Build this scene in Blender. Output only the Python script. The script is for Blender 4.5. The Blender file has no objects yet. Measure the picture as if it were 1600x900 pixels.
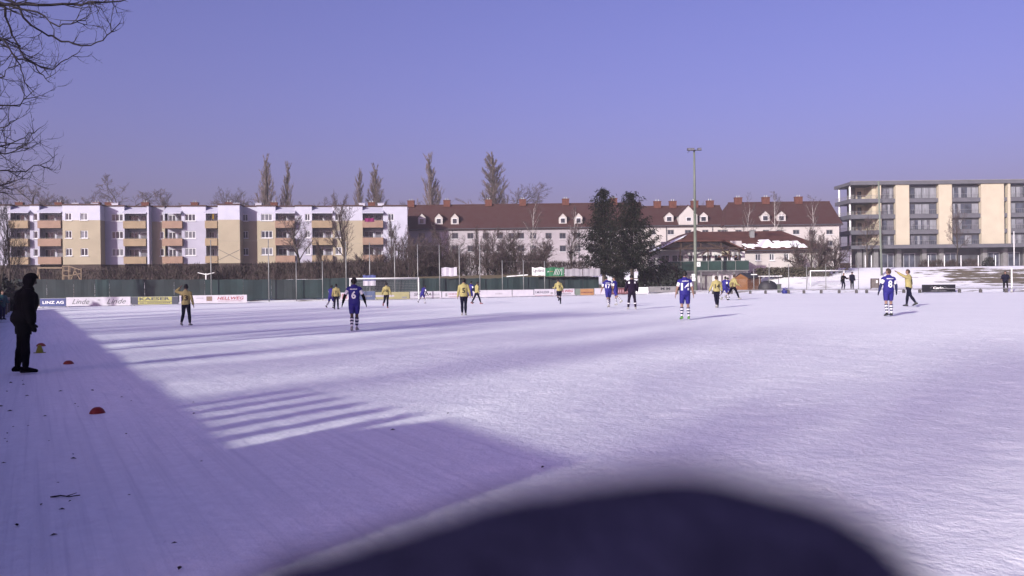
import bpy, bmesh, math, random
import numpy as np
from mathutils import Vector, Matrix, noise
from mathutils.bvhtree import BVHTree

# ------------------------------------------------------------------ camera
scene = bpy.context.scene
COL = scene.collection
F, HOR, ROLL, CAMH = 1330.0, 443.6, 0.012, 1.52
CAM = Vector((0, 0, CAMH))
th = math.atan((450 - HOR) / F)
right = Vector((math.cos(ROLL), 0, -math.sin(ROLL)))
up0 = Vector((math.sin(ROLL), 0, math.cos(ROLL)))
fwd = Vector((0, math.cos(th), 0)) - math.sin(th) * up0
up = math.cos(th) * up0 + math.sin(th) * Vector((0, 1, 0))
cam_data = bpy.data.cameras.new('camera')
cam = bpy.data.objects.new('camera', cam_data)
COL.objects.link(cam)
m3 = Matrix((right, up, -fwd)).transposed()
cam.matrix_world = Matrix.Translation(CAM) @ m3.to_4x4()
cam_data.sensor_width = 36.0
cam_data.lens = F / 1600 * 36
cam_data.clip_start = 0.005
cam_data.clip_end = 9000
cam_data.dof.use_dof = True
cam_data.dof.focus_distance = 45
cam_data.dof.aperture_fstop = 8.0
scene.camera = cam

# ------------------------------------------------------------------ light
SUN_AZ, SUN_EL = math.radians(35), math.radians(17.5)     # shadows fall to the right of the view direction
world = bpy.data.worlds.new('World'); scene.world = world; world.use_nodes = True
nt = world.node_tree; nt.nodes.clear()
sky = nt.nodes.new('ShaderNodeTexSky'); sky.sky_type = 'NISHITA'; sky.sun_disc = False
sky.sun_elevation = SUN_EL; sky.sun_rotation = math.pi + SUN_AZ
sky.air_density = 1.0; sky.dust_density = 5.0; sky.ozone_density = 2.5
tint = nt.nodes.new('ShaderNodeMix'); tint.data_type = 'RGBA'; tint.blend_type = 'MULTIPLY'
tint.inputs['Factor'].default_value = 1.0
tint.inputs['B'].default_value = (0.88, 0.612, 1.09, 1)
bg = nt.nodes.new('ShaderNodeBackground'); bg.inputs['Strength'].default_value = 0.098
wo = nt.nodes.new('ShaderNodeOutputWorld')
nt.links.new(sky.outputs[0], tint.inputs['A']); nt.links.new(tint.outputs['Result'], bg.inputs['Color'])
nt.links.new(bg.outputs[0], wo.inputs['Surface'])
sl = bpy.data.lights.new('sun', 'SUN'); sl.energy = 4.4; sl.angle = math.radians(1.6); sl.color = (1.0, 0.99, 0.90)
sun = bpy.data.objects.new('sun', sl); COL.objects.link(sun)
sdir = Vector((math.sin(SUN_AZ) * math.cos(SUN_EL), math.cos(SUN_AZ) * math.cos(SUN_EL), -math.sin(SUN_EL)))
sun.rotation_euler = sdir.to_track_quat('-Z', 'Y').to_euler()
scene.cycles.max_bounces = 5; scene.cycles.diffuse_bounces = 3; scene.cycles.glossy_bounces = 2; scene.cycles.transmission_bounces = 2
vs = scene.view_settings
vs.view_transform = 'Standard'; vs.look = 'None'; vs.gamma = 1.0; vs.exposure = 0.77; vs.use_curve_mapping = False

# ------------------------------------------------------------------ geometry helpers
def ray(px, py):
    return fwd + right * ((px - 800) / F) + up * ((450 - py) / F)
def at(px, py, Y):
    d = ray(px, py); return CAM + d * (Y / d.y)
def sstep(a, b, x):
    t = min(1, max(0, (x - a) / (b - a))); return t * t * (3 - 2 * t)
BND = [(-200, 97.5), (11, 97.5), (27, 89.5), (40, 83.5), (47.5, 79), (120, 40)]     # far edge of the pitch
def bound(X):
    for (x0, y0), (x1, y1) in zip(BND, BND[1:]):
        if X <= x1: return y0 + (y1 - y0) * (X - x0) / (x1 - x0)
    return BND[-1][1]
def gz(X, Y):
    """ground height"""
    z = 0.01 * min(16, max(-62, X))
    if Y < 70: return z
    b = bound(X)
    zr = z + 0.30 * sstep(b + 1.0, b + 4.5, Y)
    left = 2.5 * sstep(101.5, 117, Y)
    mid = 2.7 * sstep(121, 133, Y)
    rgt = 2.75 * sstep(101, 121, Y)
    wl = 1 - sstep(6, 16, X); wr = sstep(29, 37, X)
    return zr + wl * left + wr * rgt + (1 - wl - wr) * mid
def foot(px, py):
    lo, hi = 3.0, 200.0
    for _ in range(60):
        m = (lo + hi) / 2; p = at(px, py, m)
        if p.z > gz(p.x, p.y): lo = m
        else: hi = m
    p = at(px, py, lo); p.z = gz(p.x, p.y); return p
def gp(px, Y):
    p = at(px, 450, Y); p.z = gz(p.x, p.y); return p
def zat(px, py, Y): return at(px, py, Y).z
def xat(px, Y): return at(px, 440, Y).x

# ------------------------------------------------------------------ materials
MATS = {}
AL = 0.45          # the low sun strikes upright surfaces far harder than the snow: keep their albedo low
def M(name, col, rough=0.75, var=0.12, scale=2.0, bump=0.0, bscale=30.0, metal=0.0, stretch=None, spec=0.3, col2=None, trans=0.0):
    if name in MATS: return MATS[name]
    col = [c * AL for c in col]; col2 = [c * AL for c in col2] if col2 else None
    m = bpy.data.materials.new(name); m.use_nodes = True; MATS[name] = m
    n = m.node_tree; b = n.nodes['Principled BSDF']
    b.inputs['Roughness'].default_value = rough; b.inputs['Metallic'].default_value = metal
    b.inputs['Specular IOR Level'].default_value = spec
    tc = n.nodes.new('ShaderNodeTexCoord'); src = tc.outputs['Object']
    if stretch:
        mp = n.nodes.new('ShaderNodeMapping'); mp.inputs['Scale'].default_value = stretch
        n.links.new(src, mp.inputs['Vector']); src = mp.outputs['Vector']
    nz = n.nodes.new('ShaderNodeTexNoise'); nz.inputs['Scale'].default_value = scale; nz.inputs['Detail'].default_value = 5
    n.links.new(src, nz.inputs['Vector'])
    rp = n.nodes.new('ShaderNodeValToRGB')
    c1 = [max(0, c * (1 - var)) for c in col]; c2 = [c * (1 + var) for c in (col2 or col)]
    rp.color_ramp.elements[0].position = 0.32; rp.color_ramp.elements[1].position = 0.68
    rp.color_ramp.elements[0].color = (*c1, 1); rp.color_ramp.elements[1].color = (*c2, 1)
    n.links.new(nz.outputs['Fac'], rp.inputs['Fac']); n.links.new(rp.outputs['Color'], b.inputs['Base Color'])
    if bump > 0:
        nb = n.nodes.new('ShaderNodeTexNoise'); nb.inputs['Scale'].default_value = bscale; nb.inputs['Detail'].default_value = 4
        n.links.new(src, nb.inputs['Vector'])
        bp = n.nodes.new('ShaderNodeBump'); bp.inputs['Strength'].default_value = bump; bp.inputs['Distance'].default_value = 0.03
        n.links.new(nb.outputs['Fac'], bp.inputs['Height']); n.links.new(bp.outputs['Normal'], b.inputs['Normal'])
    return m

# ------------------------------------------------------------------ object helpers
def tag(o, label=None, cat=None, group=None, kind=None):
    if label: o['label'] = label
    if cat: o['category'] = cat
    if group: o['group'] = group
    if kind: o['kind'] = kind
    return o
def empty(name, loc, label=None, cat=None, group=None, rz=0.0):
    o = bpy.data.objects.new(name, None); COL.objects.link(o); o.empty_display_size = 0.3
    o.location = loc; o.rotation_euler = (0, 0, rz)
    return tag(o, label, cat, group)
def link(name, me, parent=None):
    o = bpy.data.objects.new(name, me); COL.objects.link(o)
    if parent is not None: o.parent = parent
    return o
class MB:
    """collects faces of one mesh object"""
    def __init__(s): s.v = []; s.f = []; s.mi = []; s.cur = 0
    def quad(s, *pts):
        n = len(s.v); s.v.extend([tuple(p) for p in pts]); s.f.append(tuple(range(n, n + len(pts)))); s.mi.append(s.cur)
    def box(s, x0, x1, y0, y1, z0, z1):
        n = len(s.v)
        s.v += [(x0, y0, z0), (x1, y0, z0), (x1, y1, z0), (x0, y1, z0), (x0, y0, z1), (x1, y0, z1), (x1, y1, z1), (x0, y1, z1)]
        for q in ((0, 3, 2, 1), (4, 5, 6, 7), (0, 1, 5, 4), (1, 2, 6, 5), (2, 3, 7, 6), (3, 0, 4, 7)):
            s.f.append(tuple(n + i for i in q)); s.mi.append(s.cur)
    def tube(s, a, b, r0, r1=None, n=6, cap=True):
        r1 = r0 if r1 is None else r1
        a = Vector(a); b = Vector(b); d = (b - a)
        if d.length < 1e-6: return
        d.normalize(); e = d.orthogonal().normalized(); g = d.cross(e); k = len(s.v)
        for c, r in ((a, r0), (b, r1)):
            for i in range(n):
                t = 2 * math.pi * i / n; s.v.append(tuple(c + e * (r * math.cos(t)) + g * (r * math.sin(t))))
        for i in range(n):
            j = (i + 1) % n; s.f.append((k + i, k + j, k + n + j, k + n + i)); s.mi.append(s.cur)
        if cap:
            s.f.append(tuple(k + n - 1 - i for i in range(n))); s.mi.append(s.cur)
            s.f.append(tuple(k + n + i for i in range(n))); s.mi.append(s.cur)
    def path(s, pts, r0, r1=None, n=6):
        r1 = r0 if r1 is None else r1; m = len(pts) - 1
        for i in range(m):
            s.tube(pts[i], pts[i + 1], r0 + (r1 - r0) * i / m, r0 + (r1 - r0) * (i + 1) / m, n)
    def beam(s, a, b, w, h):
        """rectangular bar from a to b"""
        a = Vector(a); b = Vector(b); d = (b - a).normalized()
        sd = d.cross(Vector((0, 0, 1)))
        if sd.length < 1e-4: sd = Vector((1, 0, 0))
        sd.normalize(); u = sd.cross(d); k = len(s.v)
        for c in (a, b):
            for i, j in ((-1, -1), (1, -1), (1, 1), (-1, 1)): s.v.append(tuple(c + sd * (i * w / 2) + u * (j * h / 2)))
        for q in ((3, 2, 1, 0), (4, 5, 6, 7), (0, 1, 5, 4), (1, 2, 6, 5), (2, 3, 7, 6), (3, 0, 4, 7)):
            s.f.append(tuple(k + i for i in q)); s.mi.append(s.cur)
    def rings(s, rings, cap=True):
        n = len(rings[0]); k = len(s.v)
        for r in rings: s.v += [tuple(p) for p in r]
        for i in range(len(rings) - 1):
            for j in range(n):
                q = (j + 1) % n; s.f.append((k + i * n + j, k + i * n + q, k + (i + 1) * n + q, k + (i + 1) * n + j)); s.mi.append(s.cur)
        if cap:
            s.f.append(tuple(k + n - 1 - j for j in range(n))); s.mi.append(s.cur)
            e = k + (len(rings) - 1) * n; s.f.append(tuple(e + j for j in range(n))); s.mi.append(s.cur)
    def ell(s, c, rx, ry, rz, n=12, m=8, mat=None):
        R = []
        for i in range(m + 1):
            t = math.pi * i / m; z = -math.cos(t); w = max(0.02, math.sin(t)); ring = []
            for j in range(n):
                a = 2 * math.pi * j / n; p = Vector((rx * w * math.cos(a), ry * w * math.sin(a), rz * z))
                if mat is not None: p = mat @ p
                ring.append(Vector(c) + p)
            R.append(ring)
        s.rings(R)
    def mesh(s, name, mats, smooth=False):
        me = bpy.data.meshes.new(name); me.from_pydata(s.v, [], s.f)
        for mm in (mats if isinstance(mats, (list, tuple)) else [mats]): me.materials.append(mm)
        if isinstance(mats, (list, tuple)) and len(mats) > 1: me.polygons.foreach_set('material_index', s.mi)
        if smooth: me.polygons.foreach_set('use_smooth', [True] * len(s.f))
        me.update(); return me
    def build(s, name, mats, parent=None, smooth=False, off=None):
        if off is not None:
            ox, oy, oz = off; s.v = [(x - ox, y - oy, z - oz) for x, y, z in s.v]
        return link(name, s.mesh(name, mats, smooth), parent)
def copy_tree(o, parent=None):
    c = o.copy(); COL.objects.link(c)
    if parent is not None: c.parent = parent
    for ch in list(o.children): copy_tree(ch, c)
    return c
def part(name, mats, parent, fn, smooth=False):
    b = MB(); fn(b); return b.build(name, mats, parent, smooth)
def box_part(name, mats, parent, *bx):
    b = MB(); b.box(*bx); return b.build(name, mats, parent)

TEXTS = {}
def text_geo(s, shear=0.0, bold=0.0):
    key = (s, shear, bold)
    if key not in TEXTS:
        cu = bpy.data.curves.new('t', 'FONT'); cu.body = s; cu.shear = shear; cu.offset = bold; cu.resolution_u = 2
        ob = bpy.data.objects.new('t', cu); COL.objects.link(ob)
        dg = bpy.context.evaluated_depsgraph_get()
        me = bpy.data.meshes.new_from_object(ob.evaluated_get(dg))
        v = [tuple(p.co) for p in me.vertices]; f = [tuple(p.vertices) for p in me.polygons]
        bpy.data.objects.remove(ob); bpy.data.meshes.remove(me); bpy.data.curves.remove(cu)
        xs = [p[0] for p in v]; ys = [p[1] for p in v]
        x0, x1, y0, y1 = min(xs), max(xs), min(ys), max(ys)
        TEXTS[key] = ([((p[0] - x0) / (x1 - x0), (p[1] - y0) / (y1 - y0)) for p in v], f)
    return TEXTS[key]
def add_text(b, s, x0, x1, z0, z1, y, shear=0.0, bold=0.0):
    """flat lettering facing -Y fitted to a box"""
    v, f = text_geo(s, shear, bold); k = len(b.v)
    b.v += [(x0 + p[0] * (x1 - x0), y, z0 + p[1] * (z1 - z0)) for p in v]
    for q in f: b.f.append(tuple(k + i for i in q)); b.mi.append(b.cur)

# ------------------------------------------------------------------ ground
def axis(segs):
    out = []
    for a, b, st in segs:
        n = max(1, int(round((b - a) / st))); out += [a + (b - a) * i / n for i in range(n)]
    out.append(segs[-1][1]); return np.array(out)
gx = axis([(-2500, -300, 550), (-300, -110, 20), (-110, -16, 1.4), (-16, 16, 0.16), (16, 110, 1.4), (110, 300, 20), (300, 2500, 550)])
gy = axis([(-600, -20, 60), (-20, 3, 1.5), (3, 24, 0.13), (24, 60, 0.6), (60, 140, 0.9), (140, 300, 10), (300, 3000, 450)])
XX, YY = np.meshgrid(gx, gy); WANG0 = math.atan2(0.872, -0.49)
ZZ = np.zeros_like(XX); BARE = np.zeros_like(XX)
for j, y in enumerate(gy):
    for i, x in enumerate(gx):
        z = gz(x, y); d = 0.0
        if 2 < y < 130 and abs(x) < 80:
            q = Vector((x * 0.49 + y * 0.872, (x * 0.872 - y * 0.49) * 3.0, 0))
            fine = 1.0 if y < 30 else 0.8
            d = fine * (0.004 * noise.noise(q * 0.8) + 0.009 * noise.noise(Vector((x * 3.1, y * 3.1, 2.0))) + 0.006 * noise.noise(Vector((x * 7.3, y * 7.3, 5.0))))
            if y > 96: d *= 3
        ZZ[j, i] = z + d
        b = 0.0
        if y > bound(x) + 1: b = 0.30
        if y > 99 and x > 30: b = 0.25 + 0.30 * sstep(50, 62, x) * sstep(100, 106, y) * (1 - sstep(114, 119, y))
        if y > 100 and x < 12: b = 0.46 + 0.22 * sstep(-22, -15, x)
        if y <= bound(x) + 1 and x < -1.6 - 0.556 * y: b = 0.32
        BARE[j, i] = b
nx, ny = len(gx), len(gy)
# footprints and studs pressed into the snow
fr_ = random.Random(12)
def press(x, y, ang, depth, L=0.15, W=0.065):
    i0, i1 = np.searchsorted(gx, (x - 0.4, x + 0.4)); j0, j1 = np.searchsorted(gy, (y - 0.4, y + 0.4))
    if i1 <= i0 or j1 <= j0: return
    dx, dy = XX[j0:j1, i0:i1] - x, YY[j0:j1, i0:i1] - y; ca, sa = math.cos(ang), math.sin(ang)
    u, v = (dx * ca + dy * sa) / L, (-dx * sa + dy * ca) / W; r2 = u * u + v * v
    ZZ[j0:j1, i0:i1] += -depth * np.exp(-r2) + depth * 0.45 * np.exp(-(np.sqrt(r2) - 1.9) ** 2 * 2.2)
for _ in range(95):                                   # walking tracks
    x, y = fr_.uniform(-14, 15), fr_.uniform(4, 23); a = fr_.choice([WANG0, WANG0 + 0.3, fr_.uniform(0, 6.28), fr_.uniform(0, 6.28)])
    for k in range(fr_.randint(5, 16)):
        s = 0.11 if k % 2 else -0.11; press(x - s * math.sin(a), y + s * math.cos(a), a, fr_.uniform(0.008, 0.022)); a += fr_.gauss(0, 0.08); x += 0.62 * math.cos(a); y += 0.62 * math.sin(a)
for _ in range(1500): press(fr_.uniform(-15.5, 15.5), fr_.uniform(4, 23.5), fr_.uniform(0, 6.28), fr_.uniform(0.004, 0.015), fr_.uniform(0.1, 0.22), fr_.uniform(0.06, 0.14))
verts = np.stack([XX.ravel(), YY.ravel(), ZZ.ravel()], 1)
idx = np.arange(nx * ny).reshape(ny, nx)
faces = np.stack([idx[:-1, :-1].ravel(), idx[:-1, 1:].ravel(), idx[1:, 1:].ravel(), idx[1:, :-1].ravel()], 1)
gme = bpy.data.meshes.new('ground'); gme.from_pydata(verts.tolist(), [], faces.tolist())
gme.polygons.foreach_set('use_smooth', [True] * len(faces))
att = gme.attributes.new('bare', 'FLOAT', 'POINT'); att.data.foreach_set('value', BARE.ravel().astype(np.float32))
gm = bpy.data.materials.new('trodden_snow'); gm.use_nodes = True; n = gm.node_tree; b = n.nodes['Principled BSDF']
b.inputs['Roughness'].default_value = 0.6; b.inputs['Specular IOR Level'].default_value = 0.25
def nd(t, **k):
    o = n.nodes.new(t)
    for a, v in k.items(): setattr(o, a, v)
    return o
tc = nd('ShaderNodeTexCoord')
def noisen(scale, detail=4, mp=None, rough=0.55):
    z = nd('ShaderNodeTexNoise'); z.inputs['Scale'].default_value = scale; z.inputs['Detail'].default_value = detail; z.inputs['Roughness'].default_value = rough
    if mp:
        m = nd('ShaderNodeMapping', vector_type='TEXTURE'); m.inputs['Rotation'].default_value = (0, 0, mp[0]); m.inputs['Scale'].default_value = tuple(1 / q for q in mp[1])
        n.links.new(tc.outputs['Object'], m.inputs['Vector']); n.links.new(m.outputs['Vector'], z.inputs['Vector'])
    else: n.links.new(tc.outputs['Object'], z.inputs['Vector'])
    return z.outputs['Fac']
def math_(op, a, b_=None, clamp=False):
    o = nd('ShaderNodeMath', operation=op, use_clamp=clamp)
    for i, x in enumerate((a, b_)):
        if x is None: continue
        if isinstance(x, (int, float)): o.inputs[i].default_value = x
        else: n.links.new(x, o.inputs[i])
    return o.outputs[0]
def mix_(fac, a, c):
    o = nd('ShaderNodeMix', data_type='RGBA')
    if isinstance(fac, (int, float)): o.inputs['Factor'].default_value = fac
    else: n.links.new(fac, o.inputs['Factor'])
    for k, x in (('A', a), ('B', c)):
        if isinstance(x, tuple): o.inputs[k].default_value = (*x, 1)
        else: n.links.new(x, o.inputs[k])
    return o.outputs['Result']
WANG = math.atan2(0.872, -0.49)                     # touchline direction
streak = noisen(2.2, 5, (WANG, (0.12, 2.6, 1)))
fine = noisen(9.0, 6, None, 0.65)
vn = nd('ShaderNodeTexVoronoi', feature='SMOOTH_F1'); vn.inputs['Scale'].default_value = 2.6; n.links.new(tc.outputs['Object'], vn.inputs['Vector']); vor = vn.outputs['Distance']
patch = noisen(0.16, 4)
a_ = nd('ShaderNodeAttribute', attribute_name='bare')
bn = noisen(0.55, 6, (0, (0.55, 1.6, 1)), 0.62)
thr = math_('SUBTRACT', 1.0, math_('MULTIPLY', a_.outputs['Fac'], 0.92))
msk = math_('MULTIPLY', math_('SUBTRACT', bn, math_('MULTIPLY', thr, 0.78)), 16.0, True)
msk = math_('MULTIPLY', msk, math_('GREATER_THAN', a_.outputs['Fac'], 0.05))
snowc = mix_(math_('MULTIPLY', math_('SUBTRACT', fine, 0.3), 1.6, True), (0.74, 0.74, 0.76), (0.93, 0.93, 0.94))
snowc = mix_(math_('MULTIPLY', math_('SUBTRACT', streak, 0.45), 4.0, True), snowc, (0.74, 0.74, 0.76))  # relief shade of the long streaks, put into the snow colour too
groom = noisen(2.0, 4, (WANG, (0.10, 9.0, 1)), 0.6)
snowc = mix_(math_('MULTIPLY', math_('SUBTRACT', groom, 0.50), 3.4, True), snowc, (0.64, 0.64, 0.68))  # darker lines stand in for the shade inside the groomed grooves
snowc = mix_(math_('MULTIPLY', math_('SUBTRACT', patch, 0.46), 3.0, True), snowc, mix_(0.5, snowc, (0.70, 0.70, 0.73)))
grit = math_('MULTIPLY', math_('SUBTRACT', noisen(14.0, 3), 0.70), 9.0, True)
snowc = mix_(math_('MULTIPLY', grit, 0.35), snowc, (0.33, 0.31, 0.30))
grassc = mix_(noisen(3.0, 5), (0.07, 0.06, 0.035), (0.17, 0.14, 0.085))
n.links.new(mix_(msk, snowc, grassc), b.inputs['Base Color'])
hgt = math_('ADD', math_('ADD', math_('ADD', math_('MULTIPLY', streak, 0.18), math_('MULTIPLY', groom, -0.12)), math_('MULTIPLY', noisen(26.0, 4, None, 0.7), 0.35)), math_('ADD', math_('MULTIPLY', fine, 1.0), math_('MULTIPLY', vor, 0.35)))
bp = nd('ShaderNodeBump'); bp.inputs['Strength'].default_value = 0.50; bp.inputs['Distance'].default_value = 0.045
n.links.new(hgt, bp.inputs['Height']); n.links.new(bp.outputs['Normal'], b.inputs['Normal'])
gme.materials.append(gm)
tag(link('ground', gme), 'snow covered football pitch and the banks around it', None, None, 'structure')

# ------------------------------------------------------------------ shared materials
WHITEW = M('white_render', (0.80, 0.79, 0.96), 0.85, 0.06, 0.6, 0.15, 20)
LAVW = M('pale_grey_render', (0.62, 0.60, 0.74), 0.85, 0.06, 0.5, 0.15, 20)
YELW = M('yellow_render', (0.59, 0.51, 0.375), 0.85, 0.07, 0.5, 0.15, 20)
PLINTH = M('brown_plinth', (0.10, 0.075, 0.065), 0.9, 0.25, 0.8, 0.2)
ORANGE = M('orange_parapet', (0.46, 0.30, 0.22), 0.8, 0.10, 1.0)
YPAR = M('ochre_parapet', (0.48, 0.36, 0.23), 0.8, 0.10, 1.0)
GLASS = M('window_glass', (0.06, 0.065, 0.09), 0.12, 0.5, 0.6, spec=0.6)
CURT = M('curtained_glass', (0.22, 0.22, 0.26), 0.25, 0.35, 1.4, spec=0.5)
PVC = M('white_window_frame', (1.1, 1.1, 1.15), 0.5, 0.04)
BRICK = M('red_brick', (0.19, 0.07, 0.05), 0.9, 0.25, 5, 0.4, 14)
ROOFR = M('red_roof_tiles', (0.135, 0.047, 0.042), 0.85, 0.30, 0.9, 0.5, 5, col2=(0.08, 0.038, 0.036))
ROOFD = M('dark_eave_metal', (0.10, 0.045, 0.04), 0.7, 0.2)
OLDW = M('weathered_white_plaster', (0.58, 0.53, 0.58), 0.9, 0.14, 0.35, 0.3, 12)
CREAM = M('cream_plaster', (0.78, 0.72, 0.70), 0.88, 0.06, 0.5)
DGREY = M('dark_grey_metal', (0.11, 0.11, 0.13), 0.6, 0.15)
MGREY = M('grey_concrete', (0.30, 0.29, 0.30), 0.85, 0.15, 1.2, 0.2)
GALV = M('galvanised_steel', (0.42, 0.43, 0.43), 0.45, 0.12, 4, metal=0.3)
WPAINT = M('white_paint', (1.2, 1.2, 1.2), 0.45, 0.05, 3)
SNOWM = M('roof_snow', (1.5, 1.5, 1.55), 0.7, 0.05, 3, 0.4, 6)
WOODB = M('brown_timber', (0.075, 0.045, 0.035), 0.8, 0.25, 4, 0.3, 20, stretch=(0.4, 6, 6))
BARK = M('grey_brown_bark', (0.085, 0.066, 0.055), 0.9, 0.3, 6, 0.5, 24)
TWIG = M('bare_twigs', (0.15, 0.11, 0.108), 0.9, 0.25, 3)
PTWIG = M('poplar_twigs', (0.26, 0.20, 0.185), 0.9, 0.25, 3)
BIRCH = M('birch_bark', (0.7, 0.66, 0.64), 0.8, 0.35, 5, 0.2)

# ------------------------------------------------------------------ wall with real openings
def wall(name, mat, parent, u0, u1, z0, z1, v, ops, depth=0.22, sides=0.0):
    """front wall in the plane y=v (facing -y) with rectangular holes and their reveals; sides = how far end walls run back"""
    us = sorted({u0, u1, *[min(max(a, u0), u1) for o in ops for a in o[:2]]})
    zs = sorted({z0, z1, *[min(max(a, z0), z1) for o in ops for a in o[2:4]]})
    b = MB()
    for i in range(len(us) - 1):
        for j in range(len(zs) - 1):
            cu, cz = (us[i] + us[i + 1]) / 2, (zs[j] + zs[j + 1]) / 2
            if any(o[0] < cu < o[1] and o[2] < cz < o[3] for o in ops): continue
            b.quad((us[i], v, zs[j]), (us[i + 1], v, zs[j]), (us[i + 1], v, zs[j + 1]), (us[i], v, zs[j + 1]))
    for a, c, d, e in [o[:4] for o in ops]:
        w = v + depth
        b.quad((a, v, d), (a, v, e), (a, w, e), (a, w, d)); b.quad((c, v, e), (c, v, d), (c, w, d), (c, w, e))
        b.quad((a, v, d), (a, w, d), (c, w, d), (c, v, d)); b.quad((a, v, e), (c, v, e), (c, w, e), (a, w, e))
    if sides > 0:
        b.quad((u0, v, z0), (u0, v, z1), (u0, v + sides, z1), (u0, v + sides, z0))
        b.quad((u1, v, z1), (u1, v, z0), (u1, v + sides, z0), (u1, v + sides, z1))
        b.quad((u0, v, z1), (u1, v, z1), (u1, v + sides, z1), (u0, v + sides, z1))
    return b.build(name, mat, parent)
RW = random.Random(5)
def window(parent, u0, u1, z0, z1, v, lights=2, frame=PVC, glass=None, sill=True, fw=0.09):
    """frame with mullions, glass pane as sub-part, sill"""
    b = MB(); g = v + 0.12
    b.box(u0, u1, g - 0.04, g + 0.03, z0, z0 + fw); b.box(u0, u1, g - 0.04, g + 0.03, z1 - fw, z1)
    n = lights
    for i in range(n + 1):
        c = u0 + (u1 - u0) * i / n; a0 = max(u0, c - fw * (0.5 if 0 < i < n else 1)); a1 = min(u1, c + fw * (0.5 if 0 < i < n else 1))
        b.box(a0, a1, g - 0.042, g + 0.03, z0 + fw, z1 - fw)
    w = b.build('window', frame, parent)
    p = MB(); p.quad((u0 + 0.01, g, z0 + 0.01), (u1 - 0.01, g, z0 + 0.01), (u1 - 0.01, g, z1 - 0.01), (u0 + 0.01, g, z1 - 0.01))
    p.build('pane', glass or (CURT if RW.random() < 0.5 else GLASS), w)
    if sill:
        s = MB(); s.box(u0 - 0.08, u1 + 0.08, v - 0.14, v + 0.08, z0 - 0.09, z0 - 0.005); s.build('sill', PVC, w)
    return w
def chimney(parent, x, y, z, w=1.0, d=0.7, h=1.0, pots=2, name='chimney'):
    b = MB(); b.box(x - w / 2, x + w / 2, y - d / 2, y + d / 2, z, z + h); b.box(x - w / 2 - 0.06, x + w / 2 + 0.06, y - d / 2 - 0.06, y + d / 2 + 0.06, z + h, z + h + 0.1)
    c = b.build(name, BRICK, parent)
    for i in range(pots):
        q = MB(); xx = x + (i - (pots - 1) / 2) * 0.42; q.tube((xx, y, z + h + 0.1), (xx, y, z + h + 0.42), 0.09, 0.08, 8); q.build('chimney_pot', GALV, c)
    return c

class Fac:
    """a facade plane; px, py of the photograph become u (along) and z on the plane at depth offset v"""
    def __init__(s, A, B):
        s.A = Vector((A[0], A[1], 0)); d = Vector((B[0] - A[0], B[1] - A[1], 0)); s.L = d.length; s.t = d.normalized(); s.rz = math.atan2(s.t.y, s.t.x)
        s.n = Vector((-s.t.y, s.t.x, 0))       # away from the camera
    def u(s, px, v=0.0):
        d = ray(px, 380); q = s.A + s.n * v
        k = (q - CAM).dot(s.n) / d.dot(s.n); return (CAM + d * k - q).dot(s.t)
    def z(s, px, py, v=0.0):
        d = ray(px, py); q = s.A + s.n * v
        k = (Vector((q.x, q.y, 0)) - Vector((0, 0, 0))).dot(s.n) / d.dot(s.n); return (CAM + d * k).z

# ------------------------------------------------------------------ apartment blocks on the left
AF = Fac((at(0, 440, 133.5).x, 133.5), (at(637, 440, 141.5).x, 141.5))
ZT = 14.75; ZB = 5.4; ZG = 2.2
ROWS = [(333, 344), (360, 371.5), (387, 398.5)]
def rowz(r, px=320): return AF.z(px, ROWS[r][1]), AF.z(px, ROWS[r][0])
RZ = [rowz(0), rowz(1), rowz(2)]
PAR = [(AF.z(320, 356), AF.z(320, 344.5)), (AF.z(320, 383.5), AF.z(320, 372)), (AF.z(320, 411), AF.z(320, 400))]
ZS = AF.z(320, 344)                                        # white above, yellow below
def section(root, p0, p1, v, lower, upper, wins, u0x=None):
    """flat facade section with window columns: wins = [(px0, px1, lights)]"""
    u0, u1 = AF.u(p0, v), AF.u(p1, v)
    ops = []
    for a, c, n_ in wins:
        for r in range(3): ops.append((AF.u(a, v), AF.u(c, v), RZ[r][0], RZ[r][1], n_))
    zz = ZS
    if lower is upper: wall('wall', lower, root, u0, u1, ZB, ZT, v, ops, 0.2, 11 - v)
    else:
        wall('upper_wall', upper, root, u0, u1, zz, ZT, v, [o for o in ops if o[2] >= zz - 0.01], 0.2, 11 - v)
        wall('lower_wall', lower, root, u0, u1, ZB, zz, v, [o for o in ops if o[3] <= zz + 0.01], 0.2, 11 - v)
    wall('plinth', PLINTH, root, u0 + 0.02, u1 - 0.02, ZG, ZB, v + 0.06, [], 0.2, 10 - v)
    for o in ops: window(root, o[0], o[1], o[2], o[3], v, o[4])
    box_part('eave', ROOFD, root, u0 - 0.08, u1 + 0.08, v - 0.15, 11.2, ZT + 0.01, ZT + 0.22)
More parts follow.
